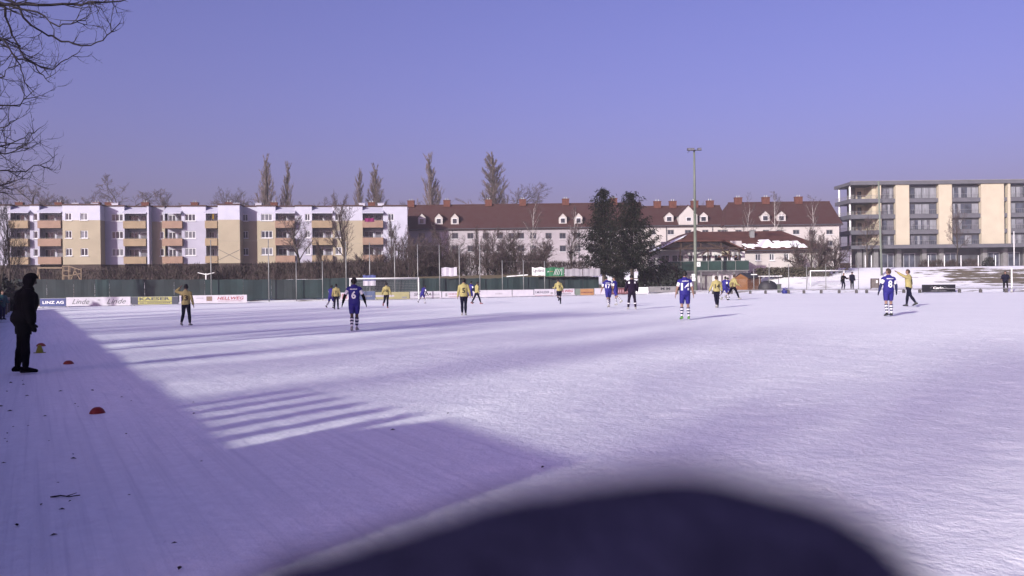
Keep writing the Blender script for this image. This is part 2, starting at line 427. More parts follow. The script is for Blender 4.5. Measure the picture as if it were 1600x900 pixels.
def balcony_bay(root, p0, p1, v, pmat, laundry=None, awning=True, wallm=LAVW, ext=0.0):
    """recessed bay with three parapet balconies and glazed doors"""
    u0, u1 = AF.u(p0, v), AF.u(p1, v); vb = v + 1.5
    ops = []
    for r in range(3):
        zl = PAR[r][0] + 0.12; zh = RZ[r][1] - 0.05
        um = u0 + (u1 - u0) * 0.52
        ops.append((u0 + 0.18, um, zl, zh, 2)); ops.append((um + 0.25, u1 - 0.25, PAR[r][1] - 0.1, zh, 1))
    wall('recess_wall', wallm, root, u0, u1, ZB, ZT, vb, ops, 0.15, 0)
    wall('plinth', PLINTH, root, u0, u1, ZG, ZB, vb - 0.05, [], 0.2, 0)
    for o in ops: window(root, o[0], o[1], o[2], o[3], vb, o[4], sill=False, glass=GLASS if o[4] == 2 else CURT)
    for r in range(3):
        zl, zh = PAR[r]; b = MB(); f = v - 0.75
        b.box(u0 - ext, u1 + ext, f, f + 0.12, zl, zh); b.box(u0 - ext, u0 - ext + 0.1, f + 0.12, v + 0.02 if ext else vb, zl, zh)
        b.box(u1 + ext - 0.1, u1 + ext, f + 0.12, v + 0.02 if ext else vb, zl, zh)
        p = b.build('balcony_parapet', pmat, root)
        s = MB(); s.box(u0 + 0.02, u1 - 0.02, f + 0.13, vb - 0.01, zl + 0.02, zl + 0.16); s.build('balcony_slab', MGREY, root)
        h = MB(); h.tube((u0 - ext, f + 0.06, zh + 0.1), (u1 + ext, f + 0.06, zh + 0.1), 0.025); h.build('handrail', GALV, p)
    # dividing post and canopy on top
    if awning:
        b = MB(); zt = ZT - 0.05; zo = AF.z(320, 333.0)
        n0 = len(b.v)
        b.v += [(u0 - 0.1, v - 0.8, zo), (u1 + 0.1, v - 0.8, zo), (u1 + 0.1, vb, zt), (u0 - 0.1, vb, zt), (u0 - 0.1, v - 0.8, zo + 0.12), (u1 + 0.1, v - 0.8, zo + 0.12), (u1 + 0.1, vb, zt + 0.12), (u0 - 0.1, vb, zt + 0.12)]
        for q in ((0, 3, 2, 1), (4, 5, 6, 7), (0, 1, 5, 4), (1, 2, 6, 5), (2, 3, 7, 6), (3, 0, 4, 7)): b.f.append(tuple(n0 + i for i in q)); b.mi.append(0)
        b.build('balcony_canopy', WHITEW, root)
    box_part('eave', ROOFD, root, u0 - 0.02, u1 + 0.02, v + 1.2, 11.2, ZT + 0.09, ZT + 0.24)
def apt(name, label):
    return empty(name, (AF.A.x, AF.A.y, 0), label, 'building', None, AF.rz)
b1 = apt('apartment_block', 'yellow and white flat-roofed apartment block at the far left behind the green fence')
section(b1, -30, 17, 0.0, LAVW, LAVW, [])
balcony_bay(b1, 17, 47, 0.0, YPAR)
section(b1, 47, 62, 0.0, LAVW, WHITEW, [(52.5, 59.5, 1)])
balcony_bay(b1, 62, 98, 0.0, ORANGE)
section(b1, 98, 157, -0.6, YELW, WHITEW, [(102.5, 112.5, 2), (126, 137.5, 2)])
b2 = apt('apartment_block', 'pale grey apartment block with orange balconies and a blank yellow tower at its right end')
section(b2, 157, 195, 1.5, LAVW, WHITEW, [(174.5, 193, 3)])
balcony_bay(b2, 195, 230, 1.5, YPAR)
section(b2, 230, 233, 0.9, WHITEW, WHITEW, [])
section(b2, 233, 258, 2.6, YELW, LAVW, [(250, 256.5, 1)])
balcony_bay(b2, 258, 284, 1.5, ORANGE, ext=0.25)
section(b2, 284, 322, 1.5, LAVW, WHITEW, [(289, 306, 3)])
balcony_bay(b2, 322, 341, 1.5, YPAR)
section(b2, 341, 375, -0.9, YELW, WHITEW, [])
b3 = apt('apartment_block', 'apartment block with bare trees before it, joined to the red roofed house')
section(b3, 375, 402, 2.2, YELW, WHITEW, [(379, 388, 2)])
section(b3, 402, 431, 1.5, YELW, WHITEW, [(408.5, 426, 3)])
balcony_bay(b3, 431, 461.5, 1.5, ORANGE)
section(b3, 461.5, 488, 1.5, LAVW, WHITEW, [(477, 485, 2)])
balcony_bay(b3, 488, 520, 1.5, YPAR)
section(b3, 520, 567, 1.5, YELW, WHITEW, [(524, 534, 2)])
balcony_bay(b3, 567, 599, 1.5, ORANGE)
section(b3, 599, 637, 1.5, WHITEW, WHITEW, [(607, 616, 2)])
for root, pxs in ((b1, (16, 79, 140)), (b2, (160, 218, 297, 352)), (b3, (424, 580))):
    for px in pxs: chimney(root, AF.u(px), 3.6, ZT + 0.2, 1.15, 0.8, 0.55)
for root, px in ((b1, 108), (b1, 139), (b2, 171), (b2, 365), (b3, 400), (b3, 565), (b3, 595)):
    b = MB(); u = AF.u(px); b.box(u - 0.5, u + 0.5, 2.8, 3.8, ZT + 0.2, ZT + 0.62); b.box(u - 0.58, u + 0.58, 2.72, 3.88, ZT + 0.62, ZT + 0.7); b.build('roof_vent', WHITEW, root)
# cloths on balconies
def cloth(name, px0, px1, py0, py1, col, label, cat, v=0.70):
    u0, u1, z1, z0 = AF.u(px0), AF.u(px1), AF.z(px0, py0), AF.z(px0, py1)
    b = MB(); N = 8
    P = lambda i, z, o: (u0 + (u1 - u0) * i / N, v + 0.05 * math.sin(i * 1.7) + o, z + 0.03 * math.sin(i * 2.1))
    for i in range(N):
        b.quad(P(i, z0, 0), P(i + 1, z0, 0), P(i + 1, z1, 0), P(i, z1, 0)); b.quad(P(i, z1, 0.03), P(i + 1, z1, 0.03), P(i + 1, z0, 0.03), P(i, z0, 0.03))
    o = b.build(name, M(name + '_cloth', col, 0.9, 0.2, 3), None); o.location = (AF.A.x, AF.A.y, 0); o.rotation_euler = (0, 0, AF.rz)
    tag(o, label, cat)
cloth('blanket', 570, 585, 340.5, 346, (0.30, 0.02, 0.16), 'magenta blanket hung over the top balcony of the apartment block', 'blanket')
cloth('towel', 330.5, 333.5, 334, 342, (0.55, 0.36, 0.05), 'yellow towel hanging in the top balcony beside the yellow tower', 'towel', 0.72)

# ------------------------------------------------------------------ red roofed houses
def dormer(parent, x, y, z, w, h, d, wmat=CREAM, big=False):
    """gabled dormer: front at y, base z"""
    b = MB(); hw = w / 2; hs = h * 0.62
    b.quad((x - hw, y, z), (x + hw, y, z), (x + hw, y, z + hs), (x, y, z + h), (x - hw, y, z + hs))
    b.quad((x - hw, y, z + hs), (x - hw, y + d, z + hs), (x - hw, y + d, z), (x - hw, y, z)); b.quad((x + hw, y, z), (x + hw, y + d, z), (x + hw, y + d, z + hs), (x + hw, y, z + hs))
    o = b.build('dormer', wmat, parent)
    r = MB(); e = 0.14
    for s in (-1, 1):
        a = (x + s * (hw + e), y - 0.12, z + hs - e * 0.6); c = (x, y - 0.12, z + h + 0.02); t = 0.09
        a2 = (a[0], y + d, a[2]); c2 = (c[0], y + d, c[2])
        up_ = lambda p: (p[0], p[1], p[2] + t)
        for q in ((a, c, c2, a2), (up_(a), up_(a2), up_(c2), up_(c)), (a, up_(a), up_(c), c), (a, a2, up_(a2), up_(a))): r.quad(*q)
    r.build('dormer_roof', ROOFR, o)
    ww = w * 0.52; wz = z + h * 0.12
    p = MB(); p.box(x - ww / 2 - 0.06, x + ww / 2 + 0.06, y - 0.05, y - 0.004, wz - 0.06, wz + h * 0.46); p.build('window', PVC, o)
    p = MB(); p.box(x - ww / 2, x + ww / 2, y - 0.065, y - 0.052, wz, wz + h * 0.40); p.build('pane', GLASS, o)
    return o
def roof_house(name, label, px0, px1, Y, eave_py, ridge_py, wallm, wins, rows, dorm, chims, hipL=False, hipR=False, extra=None):
    pm = (px0 + px1) / 2; ze = zat(pm, eave_py, Y - 0.5); zr = zat(pm, ridge_py, Y + 5.5); zb = gz(xat(pm, Y), Y) - 0.6
    X0, X1 = xat(px0, Y), xat(px1, Y)
    root = empty(name, (X0, Y, 0), label, 'house'); L = X1 - X0
    U = lambda px: xat(px, Y) - X0
    ops = []
    for px in wins:
        for (a, c) in rows:
            ops.append((U(px) - 0.55, U(px) + 0.55, zat(px, c, Y), zat(px, a, Y)))
    wall('wall', wallm, root, 0, L, zb, ze, 0, ops, 0.2, 11)
    for o in ops: window(root, o[0], o[1], o[2], o[3], 0, 2, frame=DGREY if wallm is OLDW else MGREY, glass=GLASS)
    r = MB(); e = 0.5; t = 0.2; hl = 1.7 if hipL else -e; hr = 5.5 if hipR else -e
    A = (-e, -e, ze); B = (L + e, -e, ze); C = (L - hr, 5.5, zr); D = (hl, 5.5, zr); E2 = (L + e, 11.5, ze); F2 = (-e, 11.5, ze)
    r.quad(A, B, C, D); r.quad(E2, F2, D, C); r.quad(F2, A, D) ; r.quad(B, E2, C)
    r.quad((-e, -e, ze - t), (L + e, -e, ze - t), B, A); r.quad((-e, -e, ze - t), (-e, 0.3, ze - t), (L + e, 0.3, ze - t), (L + e, -e, ze - t))
    ro = r.build('roof', ROOFR, root)
    g = MB(); g.tube((-e, -e - 0.06, ze - 0.05), (L + e, -e - 0.06, ze - 0.05), 0.09, None, 6); g.build('gutter', DGREY, ro)
    k = MB(); k.tube((hl, 5.5, zr + 0.03), (L - hr, 5.5, zr + 0.03), 0.14, None, 6); k.build('ridge_tiles', ROOFR, ro)
    for px, py0, py1, w in dorm:
        z0 = zat(px, py1, Y + 1.6); z1 = zat(px, py0, Y + 1.6); s = (zr - ze) / 6.0; yy = (z0 - ze) / s - e
        dormer(root, U(px) * (1 + yy / Y), yy, z0 - 0.1, w, z1 - z0 + 0.1, min(5.0, (z1 - z0) / s + 0.3))
    for px, py in chims: chimney(root, U(px) * (Y + 5.5) / Y + X0 * 5.5 / Y, 5.3, zr - 0.3, 1.25, 0.8, 1.15)
    if extra: extra(root, U, ze, zr)
    return root
DP = lambda px: M('x', (0, 0, 0))
hw = [660, 680, 712, 736, 760, 782, 800, 815, 834, 858, 880, 903, 925, 950, 975, 998]
def downpipes(pxs):
    def f(root, U, ze, zr):
        for px in pxs:
            b = MB(); b.tube((U(px), -0.12, ze - 0.2), (U(px), -0.12, 2.0), 0.07); b.build('downpipe', DGREY, root)
    return f
roof_house('town_house', 'long weathered white house with red tiled roof behind bare trees, left of the spruces', 639, 1006, 152, 356, 319.5, OLDW, hw, [(364, 373), (383.5, 393)],
           [(659.5, 334, 351, 1.35), (686, 334, 351, 1.4), (711, 334, 351, 1.4), (880, 334, 350, 1.4), (904.5, 333.5, 350, 1.4)],
           [(644, 0), (700, 0), (765, 0), (818, 0), (885, 0), (960, 0)], extra=downpipes([745, 905]))
def gable(root, U, ze, zr):
    px0, px1 = 1061, 1090; x0, x1 = U(px0), U(px1); z0 = ze - 0.2; zt = zat(1075, 321, 146); xm = (x0 + x1) / 2; zs_ = zat(1075, 336, 146)
    b = MB(); y = -0.35
    b.quad((x0, y, z0), (x1, y, z0), (x1, y, zs_), (xm, y, zt), (x0, y, zs_))
    b.quad((x0, y, zs_), (x0, 5, zs_), (x0, 5, z0), (x0, y, z0)); b.quad((x1, y, z0), (x1, 5, z0), (x1, 5, zs_), (x1, y, zs_))
    g = b.build('wall_gable', CREAM, root)
    r = MB()
    for s, xe in ((-1, x0), (1, x1)):
        r.quad((xe + s * 0.25, y - 0.15, zs_ - 0.2), (xm, y - 0.15, zt + 0.08), (xm, 5.4, zt + 0.08), (xe + s * 0.25, 5.4, zs_ - 0.2))
        r.quad((xe + s * 0.25, y - 0.15, zs_ - 0.32), (xe + s * 0.25, y - 0.15, zs_ - 0.2), (xm, y - 0.15, zt + 0.08), (xm, y - 0.15, zt - 0.06))
    r.build('gable_roof', ROOFR, g)
    wx = U(1076.5); wz0, wz1 = zat(1076, 346, 146), zat(1076, 339.5, 146)
    p = MB(); p.box(wx - 0.45, wx + 0.45, y - 0.06, y - 0.004, wz0, wz1); p.build('window', PVC, g)
    p = MB(); p.box(wx - 0.36, wx + 0.36, y - 0.075, y - 0.062, wz0 + 0.08, wz1 - 0.08); p.build('pane', GLASS, g)
    downpipes([1042, 1114])(root, U, ze, zr)
roof_house('town_house', 'cream house with a white wall gable between two dormers, behind the clubhouse', 1006, 1134, 146, 352, 322.5, CREAM, [1020, 1049, 1076, 1103, 1127], [(359, 366.5), (382, 390)],
           [(1047.5, 332, 347, 1.5), (1101, 332, 347, 1.5)], [(1028, 0), (1052, 0), (1086, 0), (1110, 0)], extra=gable)
roof_house('town_house', 'cream house with hipped red roof and two dormers, left of the modern block', 1136, 1312, 143, 351, 316.5, CREAM, [1133 + 0.1, 1155, 1177, 1198, 1219, 1245, 1270, 1297], [(359, 366), (376, 384)],
           [(1198, 330.5, 346, 1.5), (1223, 330.5, 346, 1.5)], [(1154, 0), (1197, 0), (1248, 0)], hipL=True)

# ------------------------------------------------------------------ modern block on the right
MY = 150.0
MX0 = xat(1336, MY)
mb = empty('modern_block', (MX0, MY, 0), 'modern four storey block with cream panels, grey bands and corner balconies at the right', 'building')
U = lambda px: xat(px, MY) - MX0
Zm = lambda py: zat(1450, py, MY)
MYEL = M('cream_panel', (0.78, 0.69, 0.53), 0.8, 0.05, 0.6)
SLAB = M('grey_band', (0.17, 0.17, 0.20), 0.75, 0.10, 1.0)
MGLASS = M('blue_grey_glazing', (0.10, 0.11, 0.15), 0.15, 0.5, 0.9, spec=0.6)
MCURT = M('pale_curtain', (0.36, 0.37, 0.42), 0.6, 0.25, 2.0, stretch=(5, 5, 0.3))
zroof = Zm(283.5); zbase = 2.4; UR = U(1660)
slabs = [(290.5, 284.5), (316, 310), (341, 334.5), (365.5, 359), (388, 382.5)]
box_part('roof_slab', SLAB, mb, -1.0, UR, -0.9, 6.7, zroof - 0.55, zroof)
box_part('parapet_edge', MGREY, mb, -1.05, UR, -0.95, -0.85, zroof + 0.005, zroof + 0.12)
for i, (a, c) in enumerate(slabs[1:]):
    pr = 1.6 if i == 3 else 0.35
    box_part('floor_band', SLAB, mb, U(1376), UR, -pr, 3.0, Zm(a), Zm(c))
    # balcony slab and upstand around the open corner
    b = MB(); z0, z1 = Zm(a), Zm(c)
    b.box(-1.0, U(1375.5), -0.8, 6.4, z0, z0 + 0.22); b.box(-1.0, U(1375.5), -0.8, -0.68, z0 + 0.22, z1); b.box(-1.0, -0.88, -0.68, 6.4, z0 + 0.22, z1)
    bs = b.build('balcony_slab', SLAB, mb)
    r = MB(); zt = z1 + 0.55
    r.tube((-0.94, -0.74, zt), (U(1375), -0.74, zt), 0.03); r.tube((-0.94, -0.74, zt), (-0.94, 6.3, zt), 0.03)
    r.tube((-0.94, -0.74, z1 + 0.28), (U(1375), -0.74, z1 + 0.28), 0.018); r.tube((-0.94, -0.74, z1 + 0.28), (-0.94, 6.3, z1 + 0.28), 0.018)
    for k in range(7):
        x = -0.94 + (U(1375) + 0.9) * k / 6; r.tube((x, -0.74, z1), (x, -0.74, zt), 0.02)
    for k in range(1, 9): r.tube((-0.94, -0.74 + 7.0 * k / 8, z1), (-0.94, -0.74 + 7.0 * k / 8, zt), 0.02)
    r.build('railing', GALV, bs)
for i, y in enumerate((0.5, 5.4)):
    b = MB(); b.tube((-0.55, y, zbase), (-0.55, y, zroof - 0.55), 0.17, None, 10); b.build('column', WPAINT, mb)
# set back inner walls of the corner balconies
box_part('inner_wall', MYEL, mb, U(1366), U(1371.5), 0.6, 4.2, Zm(388), zroof - 0.56)
box_part('inner_wall', MYEL, mb, 1.6, U(1366), 3.6, 4.2, Zm(388), zroof - 0.56)
box_part('inner_wall', M('grey_render', (0.28, 0.27, 0.26), 0.85, 0.1), mb, 1.2, 1.6, 3.4, 6.3, Zm(388), zroof - 0.56)
for a, c in zip([x[0] for x in slabs[:-1]], [x[1] for x in slabs[1:]]):
    w = MB(); w.box(2.0, U(1360), 3.5, 3.59, Zm(c) + 0.05, Zm(a) - 0.5); w.build('glazed_door', MGLASS, mb)
box_part('pilaster', MYEL, mb, U(1371.5), U(1376), -0.55, 4.2, Zm(388), zroof - 0.56)
pans = [(1398.5, 1419.5), (1465.5, 1486), (1531.5, 1567), (1573, 1577)]
for a, c in pans: box_part('cream_panel', MYEL, mb, U(a), U(c), -0.6, 3.0, Zm(382.3), zroof - 0.556)
bays = [(1376.2, 1398.3, 2), (1419.7, 1465.3, 4), (1486.2, 1531.3, 4), (1567.2, 1572.8, 1), (1577.2, 1660, 7)]
RM = random.Random(11)
for a, c, nn in bays:
    for (lo, hi) in zip([x[0] for x in slabs[:-1]], [x[1] for x in slabs[1:]]):
        z0, z1 = Zm(hi) + 0.01, Zm(lo) - 0.01; x0, x1 = U(a), U(c); yv = 0.25
        b = MB(); fw = 0.07
        for k in range(nn + 1):
            x = x0 + (x1 - x0) * k / nn; b.box(max(x0, x - fw / 2), min(x1, x + fw / 2), yv - 0.05, yv + 0.06, z0, z1)
        b.box(x0, x1, yv - 0.045, yv + 0.06, z0, z0 + 0.08); b.box(x0, x1, yv - 0.045, yv + 0.06, z1 - 0.3, z1)
        wd = b.build('window_band', DGREY, mb)
        for k in range(nn):
            xa = x0 + (x1 - x0) * k / nn; xb = x0 + (x1 - x0) * (k + 1) / nn
            p = MB(); p.quad((xa, yv + 0.02, z0), (xb, yv + 0.02, z0), (xb, yv + 0.02, z1), (xa, yv + 0.02, z1))
            p.build('pane', RM.choice([MGLASS, MGLASS, MCURT, CURT]), wd)
            if RM.random() < 0.55:
                q = MB(); f0 = RM.uniform(0.05, 0.5); wdt = (xb - xa); N = 6
                xs0 = xa + wdt * f0; xs1 = min(xb - 0.05, xs0 + wdt * RM.uniform(0.3, 0.55))
                for j in range(N):
                    xx0 = xs0 + (xs1 - xs0) * j / N; xx1 = xs0 + (xs1 - xs0) * (j + 1) / N
                    q.quad((xx0, yv + 0.012 - 0.03 * (j % 2), z0 + 0.1), (xx1, yv + 0.012 - 0.03 * ((j + 1) % 2), z0 + 0.1), (xx1, yv + 0.012 - 0.03 * ((j + 1) % 2), z1 - 0.3), (xx0, yv + 0.012 - 0.03 * (j % 2), z1 - 0.3))
                q.build('curtain', MCURT, wd)
        r = MB(); zr_ = z0 + 0.75
        r.tube((x0, -0.2, zr_), (x1, -0.2, zr_), 0.022)
        for k in range(int((x1 - x0) / 0.35) + 1): r.tube((x0 + k * 0.35, -0.2, z0 - 0.3), (x0 + k * 0.35, -0.2, zr_), 0.012, None, 4)
        r.build('railing', GALV, mb)
# ground floor
gf0 = Zm(388) - 0.005
box_part('ground_floor_wall', M('dark_ground_floor', (0.10, 0.10, 0.12), 0.6, 0.3, 0.8), mb, 1.6, UR, 1.6, 6.4, zbase, gf0)
for px in (1346, 1356, 1372, 1408, 1448, 1475, 1543, 1575, 1610):
    box_part('pier', MGREY, mb, U(px) - 0.4, U(px) + 0.4, 0.7, 1.55, zbase, gf0)
for px in (1393, 1427, 1461, 1492, 1560, 1592, 1630):
    b = MB(); x = U(px); w = 1.0; zt = gf0 - 0.9
    for dx in (-w, 0, w): b.box(x + dx - 0.06, x + dx + 0.06, 1.42, 1.55, zbase, zt)
    b.box(x - w - 0.06, x + w + 0.06, 1.41, 1.56, zt, zt + 0.12)
    d = b.build('entrance_door', M('pale_door_frame', (0.45, 0.45, 0.50), 0.5, 0.05), mb)
    q = MB()
    for s in (-1, 1): q.box(x + (s * w / 2) - w / 2 + 0.07, x + (s * w / 2) + w / 2 - 0.07, 1.48, 1.52, zbase, zt - 0.01)
    q.build('pane', MGLASS, d)
box_part('low_side_wall', M('ochre_side', (0.42, 0.36, 0.20), 0.85, 0.15), mb, -0.6, 1.1, 5.0, 6.0, zbase, zbase + 2.2)

# ------------------------------------------------------------------ clubhouse
CY = 108.0
CX0 = xat(1030, CY); cb = empty('clubhouse', (CX0, CY, 0), 'cream clubhouse with half-hipped red roof, timbered gable and green terrace screen', 'clubhouse')
U = lambda px, Y=CY: xat(px, Y) - CX0
Zc = lambda py, Y=CY: zat(1095, py, Y)
zb = gz(CX0 + 5, CY) - 0.3; xl, xr = U(1040), U(1166)
zdeck = Zc(424); zbeam = Zc(388.5); zhip = Zc(375.5, CY - 1.4); zap = Zc(359.5, CY + 1.0)
CWALL = M('clubhouse_plaster', (1.0, 0.94, 0.95), 0.88, 0.08, 0.5)
# basement
gops = [(U(1094), U(1113), zb, Zc(429.5)), (U(1045.5), U(1052), Zc(431), Zc(429))]
wall('basement_wall', CWALL, cb, xl, xr, zb, zdeck, 0, gops, 0.2, 12)
gd = MB(); gd.box(gops[0][0], gops[0][1], 0.12, 0.18, zb, gops[0][3])
for k in range(1, 6): gd.box(gops[0][0], gops[0][1], 0.10, 0.12, zb + k * 0.36, zb + k * 0.36 + 0.03)
gd.build('garage_door', M('grey_garage_door', (0.45, 0.42, 0.42), 0.7, 0.08), cb)
box_part('cellar_window', GLASS, cb, gops[1][0], gops[1][1], 0.1, 0.14, gops[1][2], gops[1][3])
# upper floor, set back behind the terrace
wops = []
for a, c in ((1036.5, 1050.5), (1054, 1073), (1080, 1094), (1101.5, 1117), (1121, 1132), (1135, 1150), (1153, 1165)):
    wops.append((U(a), U(c), Zc(409.5), Zc(397)))
wall('upper_wall', CWALL, cb, U(1036), xr + 0.3, zdeck, zbeam - 0.1, 1.6, wops, 0.2, 10.4)
for o in wops: window(cb, o[0], o[1], o[2], o[3], 1.6, 2, sill=False, glass=GLASS)
wall('gable_wall', M('pale_gable_boards', (0.7, 0.64, 0.64), 0.85, 0.1), cb, U(1036), xr - 0.2, zbeam - 0.1, zhip, 1.2, [], 0.1, 0)  # gable boards in one even tone, duller than the plaster
# terrace
tr = MB(); tr.box(U(1037), xr, -1.4, 1.6, zdeck - 0.02, zdeck + 0.16); trr = tr.build('terrace_deck', MGREY, cb)
GSCR = M('green_privacy_screen', (0.022, 0.06, 0.052), 0.7, 0.25, 1.2)
zsc = Zc(408.5, CY - 1.4)
for k in range(6):
    x0 = U(1040) + (xr - U(1040)) * k / 6; x1 = U(1040) + (xr - U(1040)) * (k + 1) / 6
    box_part('screen_panel', GSCR, trr, x0 + 0.04, x1 - 0.04, -1.42, -1.37, zdeck + 0.1, zsc)
    b = MB(); b.tube((x0, -1.35, zdeck), (x0, -1.35, zsc + 0.05), 0.04); b.build('railing_post', GALV, trr)
b = MB(); b.tube((U(1040), -1.38, zsc + 0.05), (xr, -1.38, zsc + 0.05), 0.035); b.build('handrail', GALV, trr)
for px in (1042, 1066, 1092, 1118, 1143, 1163):
    b = MB(); b.beam((U(px), -1.2, zb), (U(px), -1.2, zdeck), 0.16, 0.16); b.build('terrace_support', MGREY, cb)
for px in (1061, 1104, 1137, 1152):
    b = MB(); b.beam((U(px), -1.0, zdeck + 0.16), (U(px), -1.0, zbeam), 0.14, 0.14); b.build('roof_post', WOODB, cb)
# timber truss in the gable
def timber(a, c, w=0.2):
    b = MB(); b.beam((a[0], -1.05, a[1]), (c[0], -1.05, c[1]), 0.2, w); b.build('timber_beam', WOODB, cb)
EX0, EX1 = U(1026, CY - 1.6), U(1167, CY - 1.6); AXm = (EX0 + EX1) / 2
hx0, hx1 = U(1055), U(1138)
timber((U(1033), zbeam), (U(1160), zbeam), 0.24)
timber((hx0, zhip - 0.12), (hx1, zhip - 0.12), 0.2)
for px in (1062, 1092.5, 1124): timber((U(px), zbeam + 0.12), (U(px), zhip - 0.22), 0.16)
timber((U(1066), zbeam + 0.12), (U(1086), zhip - 0.25), 0.16); timber((U(1122), zbeam + 0.12), (U(1100), zhip - 0.25), 0.16)
timber((U(1124), zbeam - 0.1), (U(1136), zbeam - 0.9), 0.14); timber((U(1105), zbeam - 0.1), (U(1094), zbeam - 0.9), 0.14)
# half-hipped roof with an underside
ze = zbeam - 0.25; yf = -1.6; yb = 13.0; r = MB()
s_ = (zap - ze) / (AXm - EX0)
hL = EX0 + (zhip - ze) / s_; hR = EX1 - (zhip - ze) / s_
apx = AXm
def shell(b, pts, t=0.16):
    k = [(p[0], p[1], p[2] - t) for p in pts]
    b.quad(*pts); b.quad(*reversed(k))
    for i in range(len(pts)):
        j = (i + 1) % len(pts); b.quad(pts[i], k[i], k[j], pts[j])
shell(r, [(EX0, yf, ze), (hL, yf, zhip), (apx, yf + 2.6, zap), (apx, yb, zap), (EX0, yb, ze)][::-1])
shell(r, [(EX1, yf, ze), (EX1, yb, ze), (apx, yb, zap), (apx, yf + 2.6, zap), (hR, yf, zhip)][::-1])
shell(r, [(hL, yf, zhip), (hR, yf, zhip), (apx, yf + 2.6, zap)])
CROOF = M('clubhouse_tiles', (0.125, 0.048, 0.038), 0.85, 0.25, 1.2, 0.4, 7)
ro = r.build('roof', CROOF, cb)
sn = MB(); o = 0.05
P = lambda x, y: (x, y, ze + s_ * (x - EX0) + o)
pts = [P(EX0 + 0.15, yf + 0.05), P(hL + 0.9, yf + 0.3), P(hL + 1.7, yf + 2.2), P(hL + 1.0, yf + 6), P(EX0 + 0.7, yf + 8), P(EX0 + 0.12, yf + 8)]
shell(sn, pts[::-1], 0.045); sn.build('roof_snow', SNOWM, ro)
b = MB(); b.box(U(1133), U(1144), 1.35, 1.55, zbeam - 1.0, zbeam - 0.2); b.build('wall_sign', M('cream_sign', (0.60, 0.52, 0.38), 0.7, 0.1), cb)
b = MB(); b.box(U(1137.5), U(1140.5), 1.33, 1.348, zbeam - 0.75, zbeam - 0.45); b.build('sign_emblem', DGREY, cb)
# annex to the right, on the higher ground
AY = 117.0; AX0 = xat(1120, AY)
ab = empty('annex_hall', (AX0, AY, 0), 'low white annex with four windows and snow patches on its red roof', 'building')
U = lambda px: xat(px, AY) - AX0
Za = lambda py: zat(1210, py, AY)
x0, x1 = U(1125), U(1291); zb = 1.0; ze = Za(390); ops = []
for a, c in ((1180.5, 1189), (1202.5, 1210.5), (1225, 1233), (1246.5, 1254.5)): ops.append((U(a), U(c), Za(407), Za(396)))
wall('wall', CREAM, ab, x0, x1, zb, ze, 0, ops, 0.22, 9)
for o in ops: window(ab, o[0], o[1], o[2], o[3], 0, 2)
r = MB(); zr = Za(361.5) + 0.35; e = 0.7
A, B, C, D = (x0 - 3, -e, ze - 0.1), (x1 + e, -e, ze - 0.1), (x1 - 4.5, 5.0, zr), (x0 - 3, 5.0, zr)
shell(r, [A, B, C, D]); shell(r, [B, (x1 + e, 10.5, ze - 0.1), C]); shell(r, [(x1 + e, 10.5, ze - 0.1), (x0 - 3, 10.5, ze - 0.1), D, C])
ro = r.build('roof', CROOF, ab)
b = MB(); b.tube((x0, -e - 0.08, ze - 0.12), (x1 + e, -e - 0.08, ze - 0.12), 0.08); b.build('gutter', DGREY, ro)
rs = random.Random(3); sl_ = (zr - ze + 0.1) / (5.0 + e)
for k in range(26):
    xa = U(1160) + (U(1258) - U(1160)) * k / 26 + rs.uniform(-0.15, 0.15); ya = rs.uniform(-0.3, 0.3); yl = rs.uniform(1.0, 2.1) if k > 8 else rs.uniform(0.5, 1.2); w = rs.uniform(0.35, 0.6) if k < 9 else rs.uniform(0.7, 1.0); sk = rs.uniform(-0.9, -0.5)
    P = lambda x, y: (x, y, ze - 0.1 + sl_ * (y + e) + 0.055 + 0.003 * k)
    sn = MB(); shell(sn, [P(xa, ya), P(xa + w * 0.7, ya + 0.1), P(xa + w + sk, ya + yl), P(xa + sk + 0.05, ya + yl * 0.95)], 0.05); sn.build('snow_patch', SNOWM, ro)
b = MB(); vx = U(1186); b.box(vx - 0.3, vx + 0.3, 3.0, 3.6, zr - 1.6, zr - 0.1); b.box(vx - 0.38, vx + 0.38, 2.92, 3.68, zr - 0.1, zr - 0.02); b.build('roof_vent', GALV, ro)

# ------------------------------------------------------------------ bare trees
def seg_mesh(segs, name, mat, n=3):
    """many tapered twigs as one mesh; segs = (p0, p1, r0, r1)"""
    if not segs: return None
    P0 = np.array([s[0] for s in segs]); P1 = np.array([s[1] for s in segs]); R0 = np.array([s[2] for s in segs]); R1 = np.array([s[3] for s in segs])
    d = P1 - P0; d /= np.maximum(1e-9, np.linalg.norm(d, axis=1))[:, None]
    ref = np.where(np.abs(d[:, 2:3]) > 0.9, np.array([[1.0, 0, 0]]), np.array([[0, 0, 1.0]]))
    e = np.cross(d, ref); e /= np.linalg.norm(e, axis=1)[:, None]; g = np.cross(d, e)
    vs_ = []
    for P, R in ((P0, R0), (P1, R1)):
        for i in range(n):
            a = 2 * math.pi * i / n; vs_.append(P + e * (R * math.cos(a))[:, None] + g * (R * math.sin(a))[:, None])
    V = np.stack(vs_, 1).reshape(-1, 3); k = np.arange(len(segs))[:, None] * 2 * n; fs = []
    for i in range(n):
        j = (i + 1) % n; fs.append(np.concatenate([k + i, k + j, k + n + j, k + n + i], 1))
    Fc = np.stack(fs, 1).reshape(-1, 4)
    me = bpy.data.meshes.new(name); me.from_pydata(V.tolist(), [], Fc.tolist()); me.materials.append(mat)
    me.polygons.foreach_set('use_smooth', [True] * len(Fc)); return me
def rot_about(v, ang, rng):
    ax = v.orthogonal().normalized(); ax.rotate(Matrix.Rotation(rng.uniform(0, 6.283), 3, v)); w = v.copy(); w.rotate(Matrix.Rotation(ang, 3, ax)); return w
